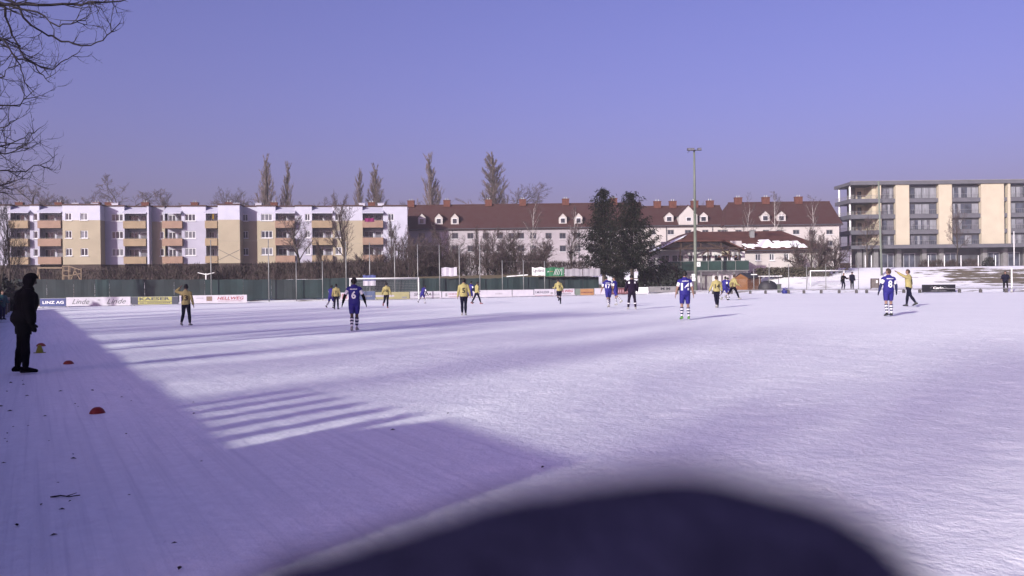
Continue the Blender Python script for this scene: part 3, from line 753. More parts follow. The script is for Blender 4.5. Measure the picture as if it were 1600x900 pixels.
def grow(rng, out, p, d, L, r, lev, prm):
    """recursive branch; out[level] collects segments"""
    nseg = prm['nseg'][lev]; pts = [p.copy()]; rad = [r]; cur = d.normalized(); q = p.copy()
    for i in range(nseg):
        j = prm['jit'][lev]
        cur = (cur + Vector((rng.gauss(0, j), rng.gauss(0, j), rng.gauss(0, j) + prm['up'][lev]))).normalized()
        nq = q + cur * (L / nseg); r1 = r * (1 - (1 - prm['tip'][lev]) * (i + 1) / nseg)
        out[lev].append((tuple(q), tuple(nq), rad[-1], r1)); q = nq; pts.append(q.copy()); rad.append(r1)
    if lev + 1 >= len(prm['n']): return
    nb = prm['n'][lev]
    for k in range(nb):
        t = prm['start'][lev] + (1 - prm['start'][lev]) * ((k + rng.random()) / nb) ** prm.get('bias', 1.0)
        x = t * nseg; i = min(nseg - 1, int(x)); f = x - i
        bp_ = pts[i].lerp(pts[i + 1], f); br = rad[i] + (rad[i + 1] - rad[i]) * f
        bd = (pts[i + 1] - pts[i]).normalized()
        a = math.radians(rng.uniform(*prm['ang'][lev]))
        taper = prm['taper'][lev]
        l2 = L * prm['len'][lev] * (1 - taper * t) * rng.uniform(0.7, 1.2)
        grow(rng, out, bp_, rot_about(bd, a, rng), l2, max(prm['rmin'], min(br * 0.75, br * prm['rr'][lev])), lev + 1, prm)
POP = dict(n=[74, 13, 9, 0], nseg=[8, 4, 3, 2], jit=[0.02, 0.05, 0.08, 0.1], up=[0.02, 0.10, 0.12, 0.10], tip=[0.15, 0.3, 0.4, 0.5], start=[0.10, 0.15, 0.1], ang=[(14, 30), (10, 26), (12, 30)], len=[0.36, 0.36, 0.42], taper=[0.86, 0.4, 0.3], rr=[0.24, 0.42, 0.6], rmin=0.010)
BROAD = dict(n=[12, 8, 7, 6, 0], nseg=[6, 5, 4, 3, 2], jit=[0.05, 0.10, 0.13, 0.16, 0.2], up=[0.04, 0.06, 0.06, 0.05, 0.04], tip=[0.35, 0.3, 0.35, 0.4, 0.5], start=[0.35, 0.25, 0.15, 0.1], ang=[(25, 60), (25, 55), (25, 55), (25, 60)], len=[0.62, 0.52, 0.5, 0.5], taper=[0.45, 0.4, 0.3, 0.3], rr=[0.5, 0.5, 0.5, 0.6], rmin=0.011)
UPR = dict(n=[14, 9, 7, 6, 0], nseg=[6, 5, 4, 3, 2], jit=[0.04, 0.07, 0.10, 0.12, 0.15], up=[0.03, 0.10, 0.10, 0.08, 0.06], tip=[0.3, 0.3, 0.35, 0.4, 0.5], start=[0.25, 0.2, 0.12, 0.1], ang=[(18, 42), (18, 42), (20, 45), (20, 50)], len=[0.55, 0.5, 0.48, 0.5], taper=[0.4, 0.4, 0.3, 0.3], rr=[0.45, 0.5, 0.5, 0.6], rmin=0.010)
BIRCHP = dict(n=[16, 8, 7, 0], nseg=[8, 5, 4, 3], jit=[0.04, 0.08, 0.10, 0.12], up=[0.02, 0.05, -0.05, -0.12], tip=[0.2, 0.3, 0.35, 0.5], start=[0.3, 0.25, 0.15], ang=[(25, 48), (22, 50), (25, 60)], len=[0.38, 0.45, 0.5], taper=[0.5, 0.4, 0.3], rr=[0.4, 0.5, 0.6], rmin=0.014)
SHRUB = dict(n=[16, 10, 9, 0], nseg=[4, 4, 3, 2], jit=[0.10, 0.14, 0.18, 0.2], up=[0.04, 0.05, 0.03, 0.02], tip=[0.4, 0.4, 0.4, 0.5], start=[0.05, 0.15, 0.1], ang=[(15, 50), (20, 55), (25, 60)], len=[0.75, 0.5, 0.45], taper=[0.3, 0.3, 0.3], rr=[0.7, 0.6, 0.6], rmin=0.012)
TREE_CACHE = {}
def tree_meshes(key, prm, H, r, seed, bark, twig):
    k = (key, seed)
    if k not in TREE_CACHE:
        rng = random.Random(seed); out = [[] for _ in prm['n']]
        L = H * prm.get('trunk', 0.95 if prm is POP else 0.62)
        if prm is BIRCHP: L = H * 0.9
        if prm is SHRUB: L = H * 0.45
        grow(rng, out, Vector((0, 0, -0.4)), Vector((0, 0, 1)), L, r, 0, prm)
        top = max(s[1][2] for o in out for s in o)
        f = H / top
        out = [[(tuple(c * f for c in s[0]), tuple(c * f for c in s[1]), s[2], s[3]) for s in o] for o in out]
        nl = 1 if prm in (POP,) else 2
        tk = [s for o in out[:nl] for s in o]; cr = [s for o in out[nl:] for s in o]
        TREE_CACHE[k] = (seg_mesh(tk, 'trunk', bark, 6), seg_mesh(cr, 'crown', twig, 3))
    return TREE_CACHE[k]
def tree(name, label, px, py_top, Y, prm, r, seed, bark=BARK, twig=TWIG, group=None, cat='tree', width=1.0, rz=0.0, key=None):
    base = gp(px, Y); H = zat(px, py_top, Y) - base.z
    tk, cr = tree_meshes(key or id(prm), prm, 12.0 if key else H, r, seed, bark, twig)
    e = empty(name, base, label, cat, group, rz); s = H / 12.0 if key else 1.0
    e.scale = (s * width, s * width, s)
    link('trunk', tk, e); link('crown', cr, e); return e
# poplars far behind the roofs
for i, (px, top, w, lab) in enumerate(((420, 236, 0.75, 'tallest narrow poplar rising behind the blank yellow tower'), (449, 251, 0.62, 'slim poplar just right of the tallest one behind the apartment block'),
        (563, 261, 0.6, 'thinner poplar of the pair behind the right apartment block'), (587, 257, 0.95, 'fuller poplar of the pair behind the right apartment block'),
        (677, 236, 0.85, 'lone spindle shaped poplar behind the left dormers of the red roof'), (773, 237, 1.35, 'ragged poplar behind the middle of the long red roof'))):
    tree('poplar_tree', lab, px, top, 190 + 3 * i, POP, 0.30, 40 + i % 3, BARK, PTWIG, 'poplars behind the houses', width=w * 1.42, key='pop', rz=i)
bgt = [(42, 270, 'bare round crown behind the far left apartment block', BROAD, 1.1), (122, 296, 'small bare treetop peeping over the yellow apartment block', BROAD, 1.0), (190, 264, 'wide bare crown above the pale grey apartment block', BROAD, 1.5),
       (262, 296, 'low bare treetop right of the wide crown over the grey block', UPR, 1.0), (344, 290, 'bare treetop directly left of the yellow tower roof', BROAD, 0.9), (397, 300, 'bare treetop between the yellow tower and the tallest poplar', BROAD, 1.1),
       (478, 306, 'low bare treetop right of the slim poplar', BROAD, 1.2), (610, 305, 'low bare treetop right of the poplar pair', BROAD, 1.0), (788, 282, 'spreading bare tree beneath the ragged poplar', BROAD, 1.3),
       (1095, 312, 'bare treetop over the house with the wall gable', BROAD, 1.0), (655, 312, 'low bare treetop at the left end of the long red roof', BROAD, 0.9)]
for i, (px, top, lab, prm, w) in enumerate(bgt):
    tree('bare_tree', lab, px, top, 178 + (i % 4) * 4, prm, 0.26, 60 + i % 5, BARK, TWIG, 'treetops behind the houses', width=w, rz=i * 1.3, key='bg%d' % id(prm))
# trees between the fence and the houses
fg = [(470, 332, 121, BROAD, 0.24, 'forked bare tree before the orange balconies', 1.1), (541, 295, 119, UPR, 0.28, 'tall dense bare tree standing before the ochre balconies', 0.88), (612, 338, 121, UPR, 0.2, 'upright bare tree before the white end wall of the apartment block', 0.7),
      (637, 350, 122, UPR, 0.16, 'thin bare tree where the apartment block meets the red roofed house', 0.8), (690, 348, 121, BROAD, 0.18, 'dark bare tree below the leftmost three dormers', 0.9), (746, 350, 122, UPR, 0.18, 'pale stemmed bare tree below the plain stretch of red roof', 0.7),
      (774, 352, 121, BROAD, 0.2, 'gnarled bare tree in front of the weathered white wall', 0.9), (806, 355, 120, BROAD, 0.22, 'dense dark bare tree left of the birch', 1.1), (852, 366, 120, BROAD, 0.18, 'dark bare tree above the green and white banner', 1.0),
      (893, 352, 123, UPR, 0.15, 'slender bare tree left of the spruces', 0.8), (505, 372, 122, UPR, 0.14, 'small bare tree between the two ochre balconies', 0.8), (660, 372, 118, SHRUB, 0.1, 'dark twiggy tree beside the white banner', 1.2),
      (722, 378, 118, SHRUB, 0.1, 'dark twiggy tree right of the white banner', 1.3), (828, 384, 117, SHRUB, 0.1, 'low twiggy tree just left of the white and green banner', 1.2), (590, 382, 119, SHRUB, 0.09, 'twiggy tree behind the blue and white flag', 1.1),
      (648, 366, 117, SHRUB, 0.1, 'wide twiggy tree right of the goal behind the fence', 1.5), (676, 362, 119, SHRUB, 0.1, 'wide twiggy tree below the first dormer', 1.5), (706, 366, 120, SHRUB, 0.1, 'wide twiggy tree over the blank white banner', 1.4),
      (764, 368, 118, SHRUB, 0.1, 'wide twiggy tree below the second chimney of the red roof', 1.5), (792, 360, 119, SHRUB, 0.1, 'dense twiggy tree left of the birch stem', 1.6), (846, 372, 118, SHRUB, 0.1, 'wide twiggy tree right of the birch stem', 1.5), (626, 366, 119, SHRUB, 0.1, 'wide twiggy tree before the white end wall', 1.3), (560, 388, 118, SHRUB, 0.09, 'low twiggy tree left of the goal flag', 1.3)]
for i, (px, top, Y, prm, r, lab, w) in enumerate(fg):
    tree('bare_tree', lab, px, top, Y, prm, r, 80 + i, BARK, TWIG, 'bare trees behind the green fence', width=w)
for i, (px, top, Y, lab) in enumerate(((832, 302, 124, 'birch with white stem reaching over the long red roof'), (1163, 300, 128, 'birch behind the clubhouse roof, left of its twin'), (1214, 297, 127, 'birch behind the annex before the two right dormers'), (1272, 304, 128, 'birch behind the right end of the annex'), (892, 318, 127, 'faint thin birch before the dormers left of the spruces'))):
    tree('birch_tree', lab, px, top, Y, BIRCHP, 0.15, 120 + i, BIRCH, TWIG, 'birches', width=0.75)
for i, (px, top, Y, prm, lab) in enumerate(((1268, 352, 114, UPR, 'bushy bare tree at the right end of the annex'), (1290, 362, 113, UPR, 'bushy bare tree between the annex and the modern block'), (1356, 335, 126, BROAD, 'small bare tree before the corner balconies'), (1495, 318, 126, BROAD, 'bare tree before the middle of the modern block'), (1252, 372, 113.5, SHRUB, 'wide twiggy tree before the rightmost annex window'), (1279, 356, 112.5, SHRUB, 'dense twiggy tree at the annex corner'), (1303, 366, 114, SHRUB, 'twiggy tree left of the corner balconies'))):
    tree('bare_tree', lab, px, top, Y, prm, 0.17, 140 + i, BARK, TWIG, 'trees beside the modern block', width=0.75 if i < 3 else 0.6 if i == 3 else 1.0)

# ------------------------------------------------------------------ spruces, bushes, hedges
def leaf_mesh(name, P, size, mat, seed, aspect=2.2, droop=0.0, dirs=None):
    """small leaf faces at points P"""
    rg = np.random.default_rng(seed); N = len(P)
    a = rg.normal(size=(N, 3)) if dirs is None else dirs + rg.normal(size=(N, 3)) * 0.35
    a[:, 2] -= droop; a /= np.linalg.norm(a, axis=1)[:, None]
    b = np.cross(a, rg.normal(size=(N, 3))); b /= np.linalg.norm(b, axis=1)[:, None]
    s = size * rg.uniform(0.6, 1.4, size=(N, 1))
    A, B = a * s * aspect / 2, b * s / 2
    V = np.stack([P - A, P - A * 0.1 + B, P + A, P - A * 0.1 - B], 1).reshape(-1, 3)
    Fc = np.arange(N * 4).reshape(-1, 4)
    me = bpy.data.meshes.new(name); me.from_pydata(V.tolist(), [], Fc.tolist()); me.materials.append(mat); return me
SPRUCE = M('spruce_needles', (0.010, 0.013, 0.011), 0.9, 0.45, 0.8, col2=(0.024, 0.027, 0.020), spec=0.05)
def spruce(label, px, py_top, Y, rad, seed, bare_h, py_base=None):
    base = gp(px, Y); H = zat(px, py_top, Y) - base.z; rng = random.Random(seed)
    e = empty('spruce_tree', base, label, 'tree', 'spruces')
    t = MB(); t.rings([[Vector((rr * math.cos(a * 0.785), rr * math.sin(a * 0.785), z)) for a in range(8)] for z, rr in ((-0.3, 0.34), (0.4, 0.25), (H * 0.5, 0.17), (H * 0.98, 0.02))])
    t.build('trunk', M('spruce_bark', (0.17, 0.13, 0.11), 0.9, 0.25, 4, 0.4), e, True)
    pts = []; dirs = []; tw = []; z = bare_h
    while z < H - 0.15:
        f = (z - bare_h) / (H - bare_h); R = rad * ((1 - f) ** 0.72) * (0.72 + 0.28 * min(1, f * 5)) + 0.15
        nb = max(4, int(7 + 4 * (1 - f))); a0 = rng.uniform(0, 6.3)
        for k in range(nb):
            a = a0 + 6.283 * k / nb + rng.uniform(-0.25, 0.25); L = R * rng.choice([0.45, 0.7, 0.95, 1.0, 1.25]) * rng.uniform(0.8, 1.15)
            dz = -0.30 * (1 - f) + 0.35 * f; prev = Vector((0, 0, z))
            m = max(3, int(L / 0.28))
            for i in range(1, m + 1):
                s = i / m; p = Vector((math.cos(a) * L * s, math.sin(a) * L * s, z + L * (dz * s - 0.12 * math.sin(s * 3.1) + 0.14 * s * s)))
                tw.append((tuple(prev), tuple(p), 0.035 * (1 - s) + 0.012, 0.03 * (1 - s) + 0.01)); prev = p
                q = 10 if s > 0.3 else 4
                for _ in range(q):
                    w = 0.30 * (1.1 - 0.5 * s) * min(1, L)
                    pts.append((p.x + rng.gauss(0, w), p.y + rng.gauss(0, w), p.z + rng.gauss(-0.16, 0.13))); dirs.append((math.cos(a + rng.gauss(0, 0.7)), math.sin(a + rng.gauss(0, 0.7)), -0.75))
        z += rng.uniform(0.28, 0.46)
    c = link('crown', leaf_mesh('crown', np.array(pts), 0.085, SPRUCE, seed, 4.6, 0.0, np.array(dirs)), e)
    link('branches', seg_mesh(tw, 'branches', BARK, 3), c)
spruce('broad dark spruce, left one of the pair beside the clubhouse', 944, 294, 106, 3.5, 7, 2.6)
spruce('dark spruce with bare lower trunk, right one of the pair beside the clubhouse', 988, 299, 101, 3.7, 8, 3.4)
def bush(name, label, px, Y, w, h, d, mat, seed, n=2500, size=0.16, cat='bush', group=None, box=False, lift=0.0):
    base = gp(px, Y); rg = np.random.default_rng(seed)
    if box: P = rg.uniform(-1, 1, size=(n, 3)); P[:, 2] = (P[:, 2] + 1) / 2
    else:
        P = rg.normal(size=(n * 2, 3)); P /= np.linalg.norm(P, axis=1)[:, None]; P *= rg.uniform(0.55, 1.0, size=(n * 2, 1)) ; P = P[P[:, 2] > -0.25][:n]
    k = np.array([noise.noise(Vector((p[0] * 3.1 + seed, p[1] * 3.1, p[2] * 3.1))) for p in P])
    P = P[k > -0.22]; k = k[k > -0.22]
    P = P * np.array([w / 2, d / 2, h]) * (1 + 0.18 * k[:, None])
    e = empty(name, (base.x, base.y, base.z + lift), label, cat, group)
    if mat is BRNH:      # leafless: thin upright twigs
        dd = np.zeros_like(P); dd[:, 2] = 0.9; dd[:, 0] = P[:, 0] / max(w, 0.1); link('twigs', leaf_mesh('twigs', P, size * 0.34, mat, seed, 11.0, 0.0, dd), e)
    else: link('foliage', leaf_mesh('foliage', P, size, mat, seed, 2.0), e)
    rng = random.Random(seed); tw = []
    for _ in range(14 if not box else int(w * 4)):
        x = rng.uniform(-w / 2, w / 2) * (0.4 if not box else 1); q = Vector((x, rng.uniform(-d / 4, d / 4), -lift - 0.1))
        for i in range(4):
            nq = q + Vector((rng.gauss(0, 0.15) + (x * 0.15 if not box else 0), rng.gauss(0, 0.1), (h + lift) * 0.24)); tw.append((tuple(q), tuple(nq), 0.03, 0.022)); q = nq
    link('stems', seg_mesh(tw, 'stems', BARK, 4), e)['kind'] = 'stuff'; return e
EVG = M('dark_evergreen', (0.022, 0.026, 0.026), 0.85, 0.4, 1.5, col2=(0.035, 0.04, 0.034))
BRNH = M('brown_winter_hedge', (0.055, 0.038, 0.040), 0.9, 0.35, 1.0, col2=(0.105, 0.078, 0.070))
OLIVE = M('olive_hedge', (0.12, 0.105, 0.075), 0.9, 0.3, 1.0)
bush('evergreen_bush', 'big dark evergreen bush left of the clubhouse basement', 1042, 103.5, 5.2, 3.6, 3.0, EVG, 21, 4200, 0.2)
bush('evergreen_bush', 'dark bush between the spruce trunk and the big evergreen bush', 1012, 104.5, 3.2, 2.9, 2.4, EVG, 22, 2600, 0.2)
bush('evergreen_bush', 'dark bush behind the green fence left of the spruce trunk', 968, 105, 1.8, 3.0, 1.8, EVG, 23, 1600, 0.2)
bush('hedge', 'olive hedge below the annex windows', 1240, 112, 9.5, 1.15, 1.2, OLIVE, 24, 6000, 0.14, 'hedge', None, True)
bush('hedge', 'brown hedge above the white and green banner', 868, 115, 9.0, 1.7, 1.4, BRNH, 25, 5000, 0.15, 'hedge', None, True)
for i, (px, w, h, lab) in enumerate(((70, 15, 2.3, 'brown hedge behind the wooden play frame'), (205, 9, 2.2, 'brown hedge below the pale grey apartment block'), (285, 8, 2.4, 'brown hedge below the second orange balconies'), (365, 7, 2.2, 'brown hedge at the foot of the yellow tower'), (440, 8, 2.4, 'brown hedge behind the first tall net poles'), (515, 7, 2.5, 'brown hedge at the foot of the tall dense tree'), (585, 8, 2.6, 'brown hedge behind the flag over the goal'), (665, 8, 2.3, 'dark hedge at the foot of the red roofed house'), (745, 8, 2.8, 'dark hedge below the pale stemmed tree'), (815, 7, 2.8, 'dark hedge behind the white plank'))):
    bush('hedge', lab, px, 123 - (i % 3) * 2, w, h, 1.6, BRNH, 30 + i, 3800, 0.17, 'hedge', 'brown hedges behind the fence', True)
for i, (px, w, h, lab) in enumerate(((690, 3.8, 4.2, 'dark blue-grey bushy shrub below the third dormer'), (800, 4.5, 4.6, 'large dark shrub below the birch'), (838, 3.6, 3.6, 'dark shrub above the white banner'), (616, 2.8, 3.0, 'dark shrub at the corner of the white end wall'))):
    bush('shrub', lab, px, 119, w, h, 2.4, BRNH, 50 + i, 2600, 0.13, 'shrub', 'dark shrubs before the long house')
for i, (px, w, h, lab) in enumerate(((1447, 2.0, 1.2, 'leftmost brown clipped shrub along the modern block'), (1467, 2.2, 1.25, 'second brown clipped shrub along the modern block'), (1489, 1.8, 1.2, 'brown clipped shrub at the bare tree trunk'), (1516, 2.6, 1.3, 'broad brown clipped shrub right of the bare tree'), (1546, 1.7, 1.5, 'round dark shrub before the modern block'))):
    bush('shrub', lab, px, 128, w * 1.3, h, 1.5, EVG if i == 4 else BRNH, 70 + i, 1500, 0.12, 'shrub', 'shrubs along the modern block')
# dark evergreens along the left touchline
for i, (Y, dx, h, w, lab) in enumerate(((70, -2.3, 3.4, 3.0, 'nearest dark evergreen at the left edge of the pitch'), (80, -1.2, 3.2, 3.0, 'dark evergreen at the left edge behind the spectators'), (90, 0.2, 3.0, 2.8, 'farthest dark evergreen at the left corner of the fence'))):
    X = -2.4 - 0.556 * Y + dx; p = at(0, 440, Y); px = 800 + (X / Y) * F
    bush('evergreen_tree', lab, px, Y, w, h, 3.0, EVG, 90 + i, 5200, 0.26, 'tree', 'evergreens on the left touchline')

# ------------------------------------------------------------------ overhanging tree at the top left
rng = random.Random(77)
TB = Vector((-16.5, 20.0, gz(-16.5, 20)))
ov = empty('bare_tree', TB, 'bare tree at the left touchline whose branches hang into the top left corner', 'tree')
tk, tw = [], []
def pathseg(lst, pts, r0, r1):
    m = len(pts) - 1
    for i in range(m): lst.append((tuple(pts[i] - TB), tuple(pts[i + 1] - TB), r0 + (r1 - r0) * i / m, r0 + (r1 - r0) * (i + 1) / m))
trunk = [TB + Vector((0, 0, -0.4)), TB + Vector((0.15, 0, 2.2)), TB + Vector((0.1, 0.2, 4.4)), TB + Vector((-0.2, 0.1, 6.6)), TB + Vector((-0.1, 0, 9.0)), TB + Vector((0.3, 0.2, 12.0))]
pathseg(tk, trunk, 0.36, 0.12)
def twig(p, d, L, r, lev):
    q = p.copy(); dd = d.normalized(); N = 4
    for i in range(N):
        dd = (dd + Vector((rng.gauss(0, 0.16), rng.gauss(0, 0.16), rng.gauss(0, 0.10) + 0.16))).normalized()
        nq = q + dd * L / N; tw.append((tuple(q - TB), tuple(nq - TB), r * (1 - 0.2 * i), r * (0.8 - 0.2 * i))); 
        if lev > 0 and rng.random() < 0.75:
            s = rot_about(dd, math.radians(rng.uniform(30, 65)), rng); twig(nq, s, L * rng.uniform(0.3, 0.6), r * 0.6, lev - 1)
        q = nq
def limb(pix, Y, r0, r1, anchor_h, n_tw=7, L=0.75):
    pts = [at(px, py, Y + rng.uniform(-0.35, 0.35)) for px, py in pix]
    a = TB + Vector((0, 0, anchor_h)); p0 = pts[0]
    mid_ = a.lerp(p0, 0.5) + Vector((0, 0, 0.7))
    r0 *= 0.72; r1 *= 0.8
    pathseg(tk, [a, a.lerp(mid_, 0.5) + Vector((0, 0, 0.3)), mid_, p0], r0 * 2.2, r0)
    full = []
    for i in range(len(pts) - 1):
        for k in range(3):
            q = pts[i].lerp(pts[i + 1], k / 3)
            if full: q += Vector((rng.gauss(0, 0.02), rng.gauss(0, 0.03), rng.gauss(0, 0.02)))
            full.append(q)
    full.append(pts[-1]); pathseg(tw, full, r0, r1)
    for k in range(n_tw):
        i = rng.randrange(1, len(full) - 1); d = (full[i + 1] - full[i]).normalized()
        s = rot_about(d, math.radians(rng.uniform(30, 70)), rng); s.z = s.z * 0.6 - 0.15; s.y *= 0.6
        twig(full[i], s, L * rng.uniform(0.5, 1.3), max(0.011, (r0 + (r1 - r0) * i / len(full)) * 0.5), 2)
    twig(full[-1], full[-1] - full[-3], 0.35, r1, 1)
limb([(-70, 16), (0, 8), (60, 8), (115, 8), (148, 3), (188, 2)], 19.5, 0.060, 0.020, 8.0, 12, 0.8)
limb([(-60, -20), (20, 3), (45, 38), (72, 56), (108, 66), (135, 73), (160, 62), (180, 44)], 20.0, 0.045, 0.014, 8.2, 10)
limb([(-50, -10), (8, 12), (18, 55), (36, 88), (62, 105), (82, 107), (100, 94), (120, 84)], 20.5, 0.045, 0.014, 7.8, 10)
limb([(-60, 20), (5, 60), (28, 92), (48, 98), (62, 116), (74, 126)], 19.0, 0.035, 0.012, 7.5, 7)
limb([(-60, 40), (15, 75), (28, 100), (40, 128), (46, 142)], 20.2, 0.030, 0.012, 7.4, 6)
limb([(-80, -40), (-5, 2), (60, 20), (90, 40), (120, 35), (137, 25)], 18.6, 0.035, 0.012, 8.6, 9)
limb([(-70, 60), (-10, 70), (10, 60), (30, 72), (40, 88)], 19.8, 0.035, 0.012, 7.2, 12, 0.6)
limb([(-70, 175), (-10, 166), (28, 163), (50, 144)], 19.6, 0.032, 0.012, 6.2, 7)
limb([(-70, 240), (-12, 230), (18, 225), (40, 212), (58, 203)], 20.0, 0.030, 0.011, 5.4, 9)
limb([(-70, 262), (-10, 245), (15, 240), (40, 226)], 19.2, 0.028, 0.011, 5.2, 8)
limb([(-70, 280), (-10, 268), (25, 267), (48, 265), (72, 254)], 20.4, 0.030, 0.011, 4.9, 9)
limb([(-60, 120), (-10, 130), (6, 118), (16, 100)], 19.0, 0.026, 0.011, 6.5, 8, 0.6)
limb([(-60, 300), (-15, 296), (8, 286), (22, 282)], 20.0, 0.026, 0.011, 4.4, 8)
limb([(-60, 200), (-15, 205), (8, 196), (24, 188)], 19.5, 0.026, 0.011, 5.7, 8, 0.6)
DTW = M('dark_wet_twigs', (0.05, 0.042, 0.045), 0.85, 0.3, 6)
link('trunk', seg_mesh(tk, 'trunk', BARK, 8), ov); link('crown', seg_mesh(tw, 'crown', DTW, 4), ov)
# further trees along the touchline, outside the frame, whose shadows band the snow
for i, (Y, dx) in enumerate(((14.5, -6.0), (36, -7.5))):
    X = -2.4 - 0.556 * Y + dx; base = Vector((X, Y, gz(X, Y)))
    a, c = tree_meshes('side', BROAD, 11.0, 0.27, 200 + i % 3, BARK, TWIG)
    e = empty('bare_tree', base, ['bare tree beyond the left edge nearest the camera', 'bare tree beyond the left edge behind the coated spectator', 'third bare tree beyond the left edge, behind the coated spectator', 'fourth bare tree beyond the left edge', 'farthest bare tree beyond the left edge'][i], 'tree', 'trees along the left touchline', i * 1.1)
    link('trunk', a, e); link('crown', c, e)

for i, (Y, dx, h, lab) in enumerate(((74, -0.9, 11.5, 'dark bare tree filling the left edge before the apartment block'), (88, -0.6, 12.5, 'dark bare tree at the far left corner of the pitch'))):
    X = -2.4 - 0.556 * Y + dx; base = Vector((X, Y, gz(X, Y))); a, c = tree_meshes('edge', UPR, h, 0.26, 230 + i, BARK, DTW)
    e = empty('bare_tree', base, lab, 'tree', 'trees along the left touchline'); e.scale = (0.62, 0.62, 1); link('trunk', a, e); link('crown', c, e)

# unseen bare trees added behind-left of the camera to half shade the near pitch
BELT = dict(BROAD, n=[12, 9, 7, 6, 0], rmin=0.006, rr=[0.32, 0.4, 0.5, 0.6], up=[0.04, 0.08, 0.07, 0.05, 0.04])
for i, (x, y, h, lab) in enumerate(((-25, -31, 1.85, 'first'), (-29, -24, 1.9, 'second'), (-33, -17, 1.8, 'third'), (-37, -9, 1.95, 'fourth'), (-41, -1, 1.85, 'fifth'), (-45.5, 8, 1.9, 'sixth'), (-50, 17, 1.85, 'seventh'), (-55, 27, 1.9, 'eighth'), (-46, -3, 1.9, 'last, set further back'))):
    a, c = tree_meshes('belt', BELT, 12.0, 0.3, 300 + i % 3, BARK, TWIG)
    e = empty('bare_tree', (x, y, gz(x, y)), 'tall unseen bare tree added behind the photographer for shade, ' + lab, 'tree', 'unseen trees added for shade', i * 2.1); e.scale = (h * 1.15, h * 1.15, h)
    link('trunk', a, e); link('crown', c, e)

# ------------------------------------------------------------------ left touchline fence, shelter and slatted screen (shadow throwers beside the camera)
TIMB = M('grey_timber', (0.20, 0.16, 0.13), 0.85, 0.25, 3, 0.3, 25, stretch=(0.5, 8, 8))
KH = math.tan(SUN_EL) / math.tan(math.radians(15)) * 0.80
wd_ = Vector((-0.49, 0.872, 0)); FP = lambda s: Vector((-3.26, 1.82, 0)) + wd_ * s
def lfence(s0, s1, h, label):
    p = FP(s0); e = empty('touchline_fence', (p.x, p.y, gz(p.x, p.y)), label, 'fence', 'timber fence panels on the left touchline', math.atan2(wd_.y, wd_.x))
    L = s1 - s0; k = 0
    for k in range(5):
        box_part('plank', TIMB, e, 0.0, L + 0.01, 0.012 * (k % 2), 0.03 + 0.012 * (k % 2), -0.02 + 0.271 * KH * k, -0.02 + 0.271 * KH * k + 0.30)
    for x in (0.06, L - 0.16): box_part('post', TIMB, e, x, x + 0.1, -0.1, -0.002, -0.2, h)
for i in range(11):
    lab = ['first', 'second', 'third', 'fourth', 'fifth', 'sixth', 'seventh', 'eighth', 'ninth', 'tenth', 'last'][i] + ' timber fence panel counting from the slatted screen along the left touchline'
    lfence(2.75 + i * 8.0, 2.75 + i * 8.0 + 8.0, 1.16 * KH, lab)
KH2 = KH / 0.80; pa = FP(0); sh = empty('timber_shelter', (pa.x, pa.y, gz(pa.x, pa.y)), 'low timber shelter beside the camera that throws the wide block shadow', 'shelter', None, math.atan2(wd_.y, wd_.x))
for k in range(8): box_part('plank', TIMB, sh, 0.0, 2.7, 0.0, 0.04, KH2 * (0.02 + k * 0.215), KH2 * (0.225 + k * 0.215) + 0.02)
for x in (0.02, 2.58): box_part('side_wall', TIMB, sh, x, x + 0.1, 0.045, 1.3, 0, 1.66 * KH2)
box_part('roof', DGREY, sh, -0.05, 2.72, -0.05, 1.45, 1.76 * KH2, 1.80 * KH2); box_part('bench', TIMB, sh, 0.15, 2.55, 0.7, 1.1, 0.42, 0.46)
pb = FP(2.75); sc = empty('slatted_screen', (pb.x, pb.y, gz(pb.x, pb.y)), 'slatted screen beside the camera that throws the striped shadow', 'screen', None, math.atan2(wd_.y, wd_.x))
for k in range(6): box_part('slat', TIMB, sc, 0.42 + k * 0.72, 0.42 + k * 0.72 + 0.30, 0.045, 0.075, 0.4, (1.80 - 0.03 * k) * KH2)
box_part('rail', TIMB, sc, 0.0, 4.4, 0.08, 0.13, 0.9, 1.0)

# ------------------------------------------------------------------ advertising boards
BY = 97.0
def board(px0, px1, py0, label, bg, texts=(), blocks=(), Y=BY, base=None, name='advertising_board', alu=True):
    x0, x1 = xat(px0, Y), xat(px1, Y); pm = (px0 + px1) / 2; gb = gz((x0 + x1) / 2, Y); z1 = zat(pm, py0, Y)
    e = empty(name, (x0, Y, gb), label, 'board', 'boards along the pitch'); W = x1 - x0 - 0.04; H = z1 - gb
    H0 = 0.06 if base is None else base
    box_part('panel', bg, e, 0, W, 0, 0.03, H0, H)
    fr = MB()
    fr.box(0, W, -0.012, -0.003, H - 0.025, H); fr.box(0, W, -0.012, -0.003, H0, H0 + 0.025)
    fr.build('edge_strip', GALV, e)
    for x in ([0.15, W - 0.2] if W > 1 else [W / 2]):
        box_part('foot', GALV, e, x, x + 0.05, 0.035, 0.40, -0.05, 0.03); 
    st = MB()
    for x in (0.15, W - 0.2): st.beam((x + 0.02, 0.05, H * 0.8), (x + 0.02, 0.38, 0.02), 0.04, 0.04)
    st.build('strut', GALV, e)
    for (s, a, c, lo, hi, col, shear, bold) in texts:
        b = MB(); add_text(b, s, W * a, W * c, H * lo, H * hi, -0.008, shear, bold); b.build('lettering', col, e)
    for k, (a, c, lo, hi, col) in enumerate(blocks): box_part('printed_field', col, e, W * a, W * c, -0.006 - 0.0015 * k, -0.001, H * lo, H * hi)
    return e
cBL = M('blue_print', (0.012, 0.03, 0.22), 0.5, 0.1); cWH = M('white_print', (1.2, 1.18, 1.2), 0.5, 0.06); cNV = M('navy_print', (0.02, 0.025, 0.07), 0.5, 0.1)
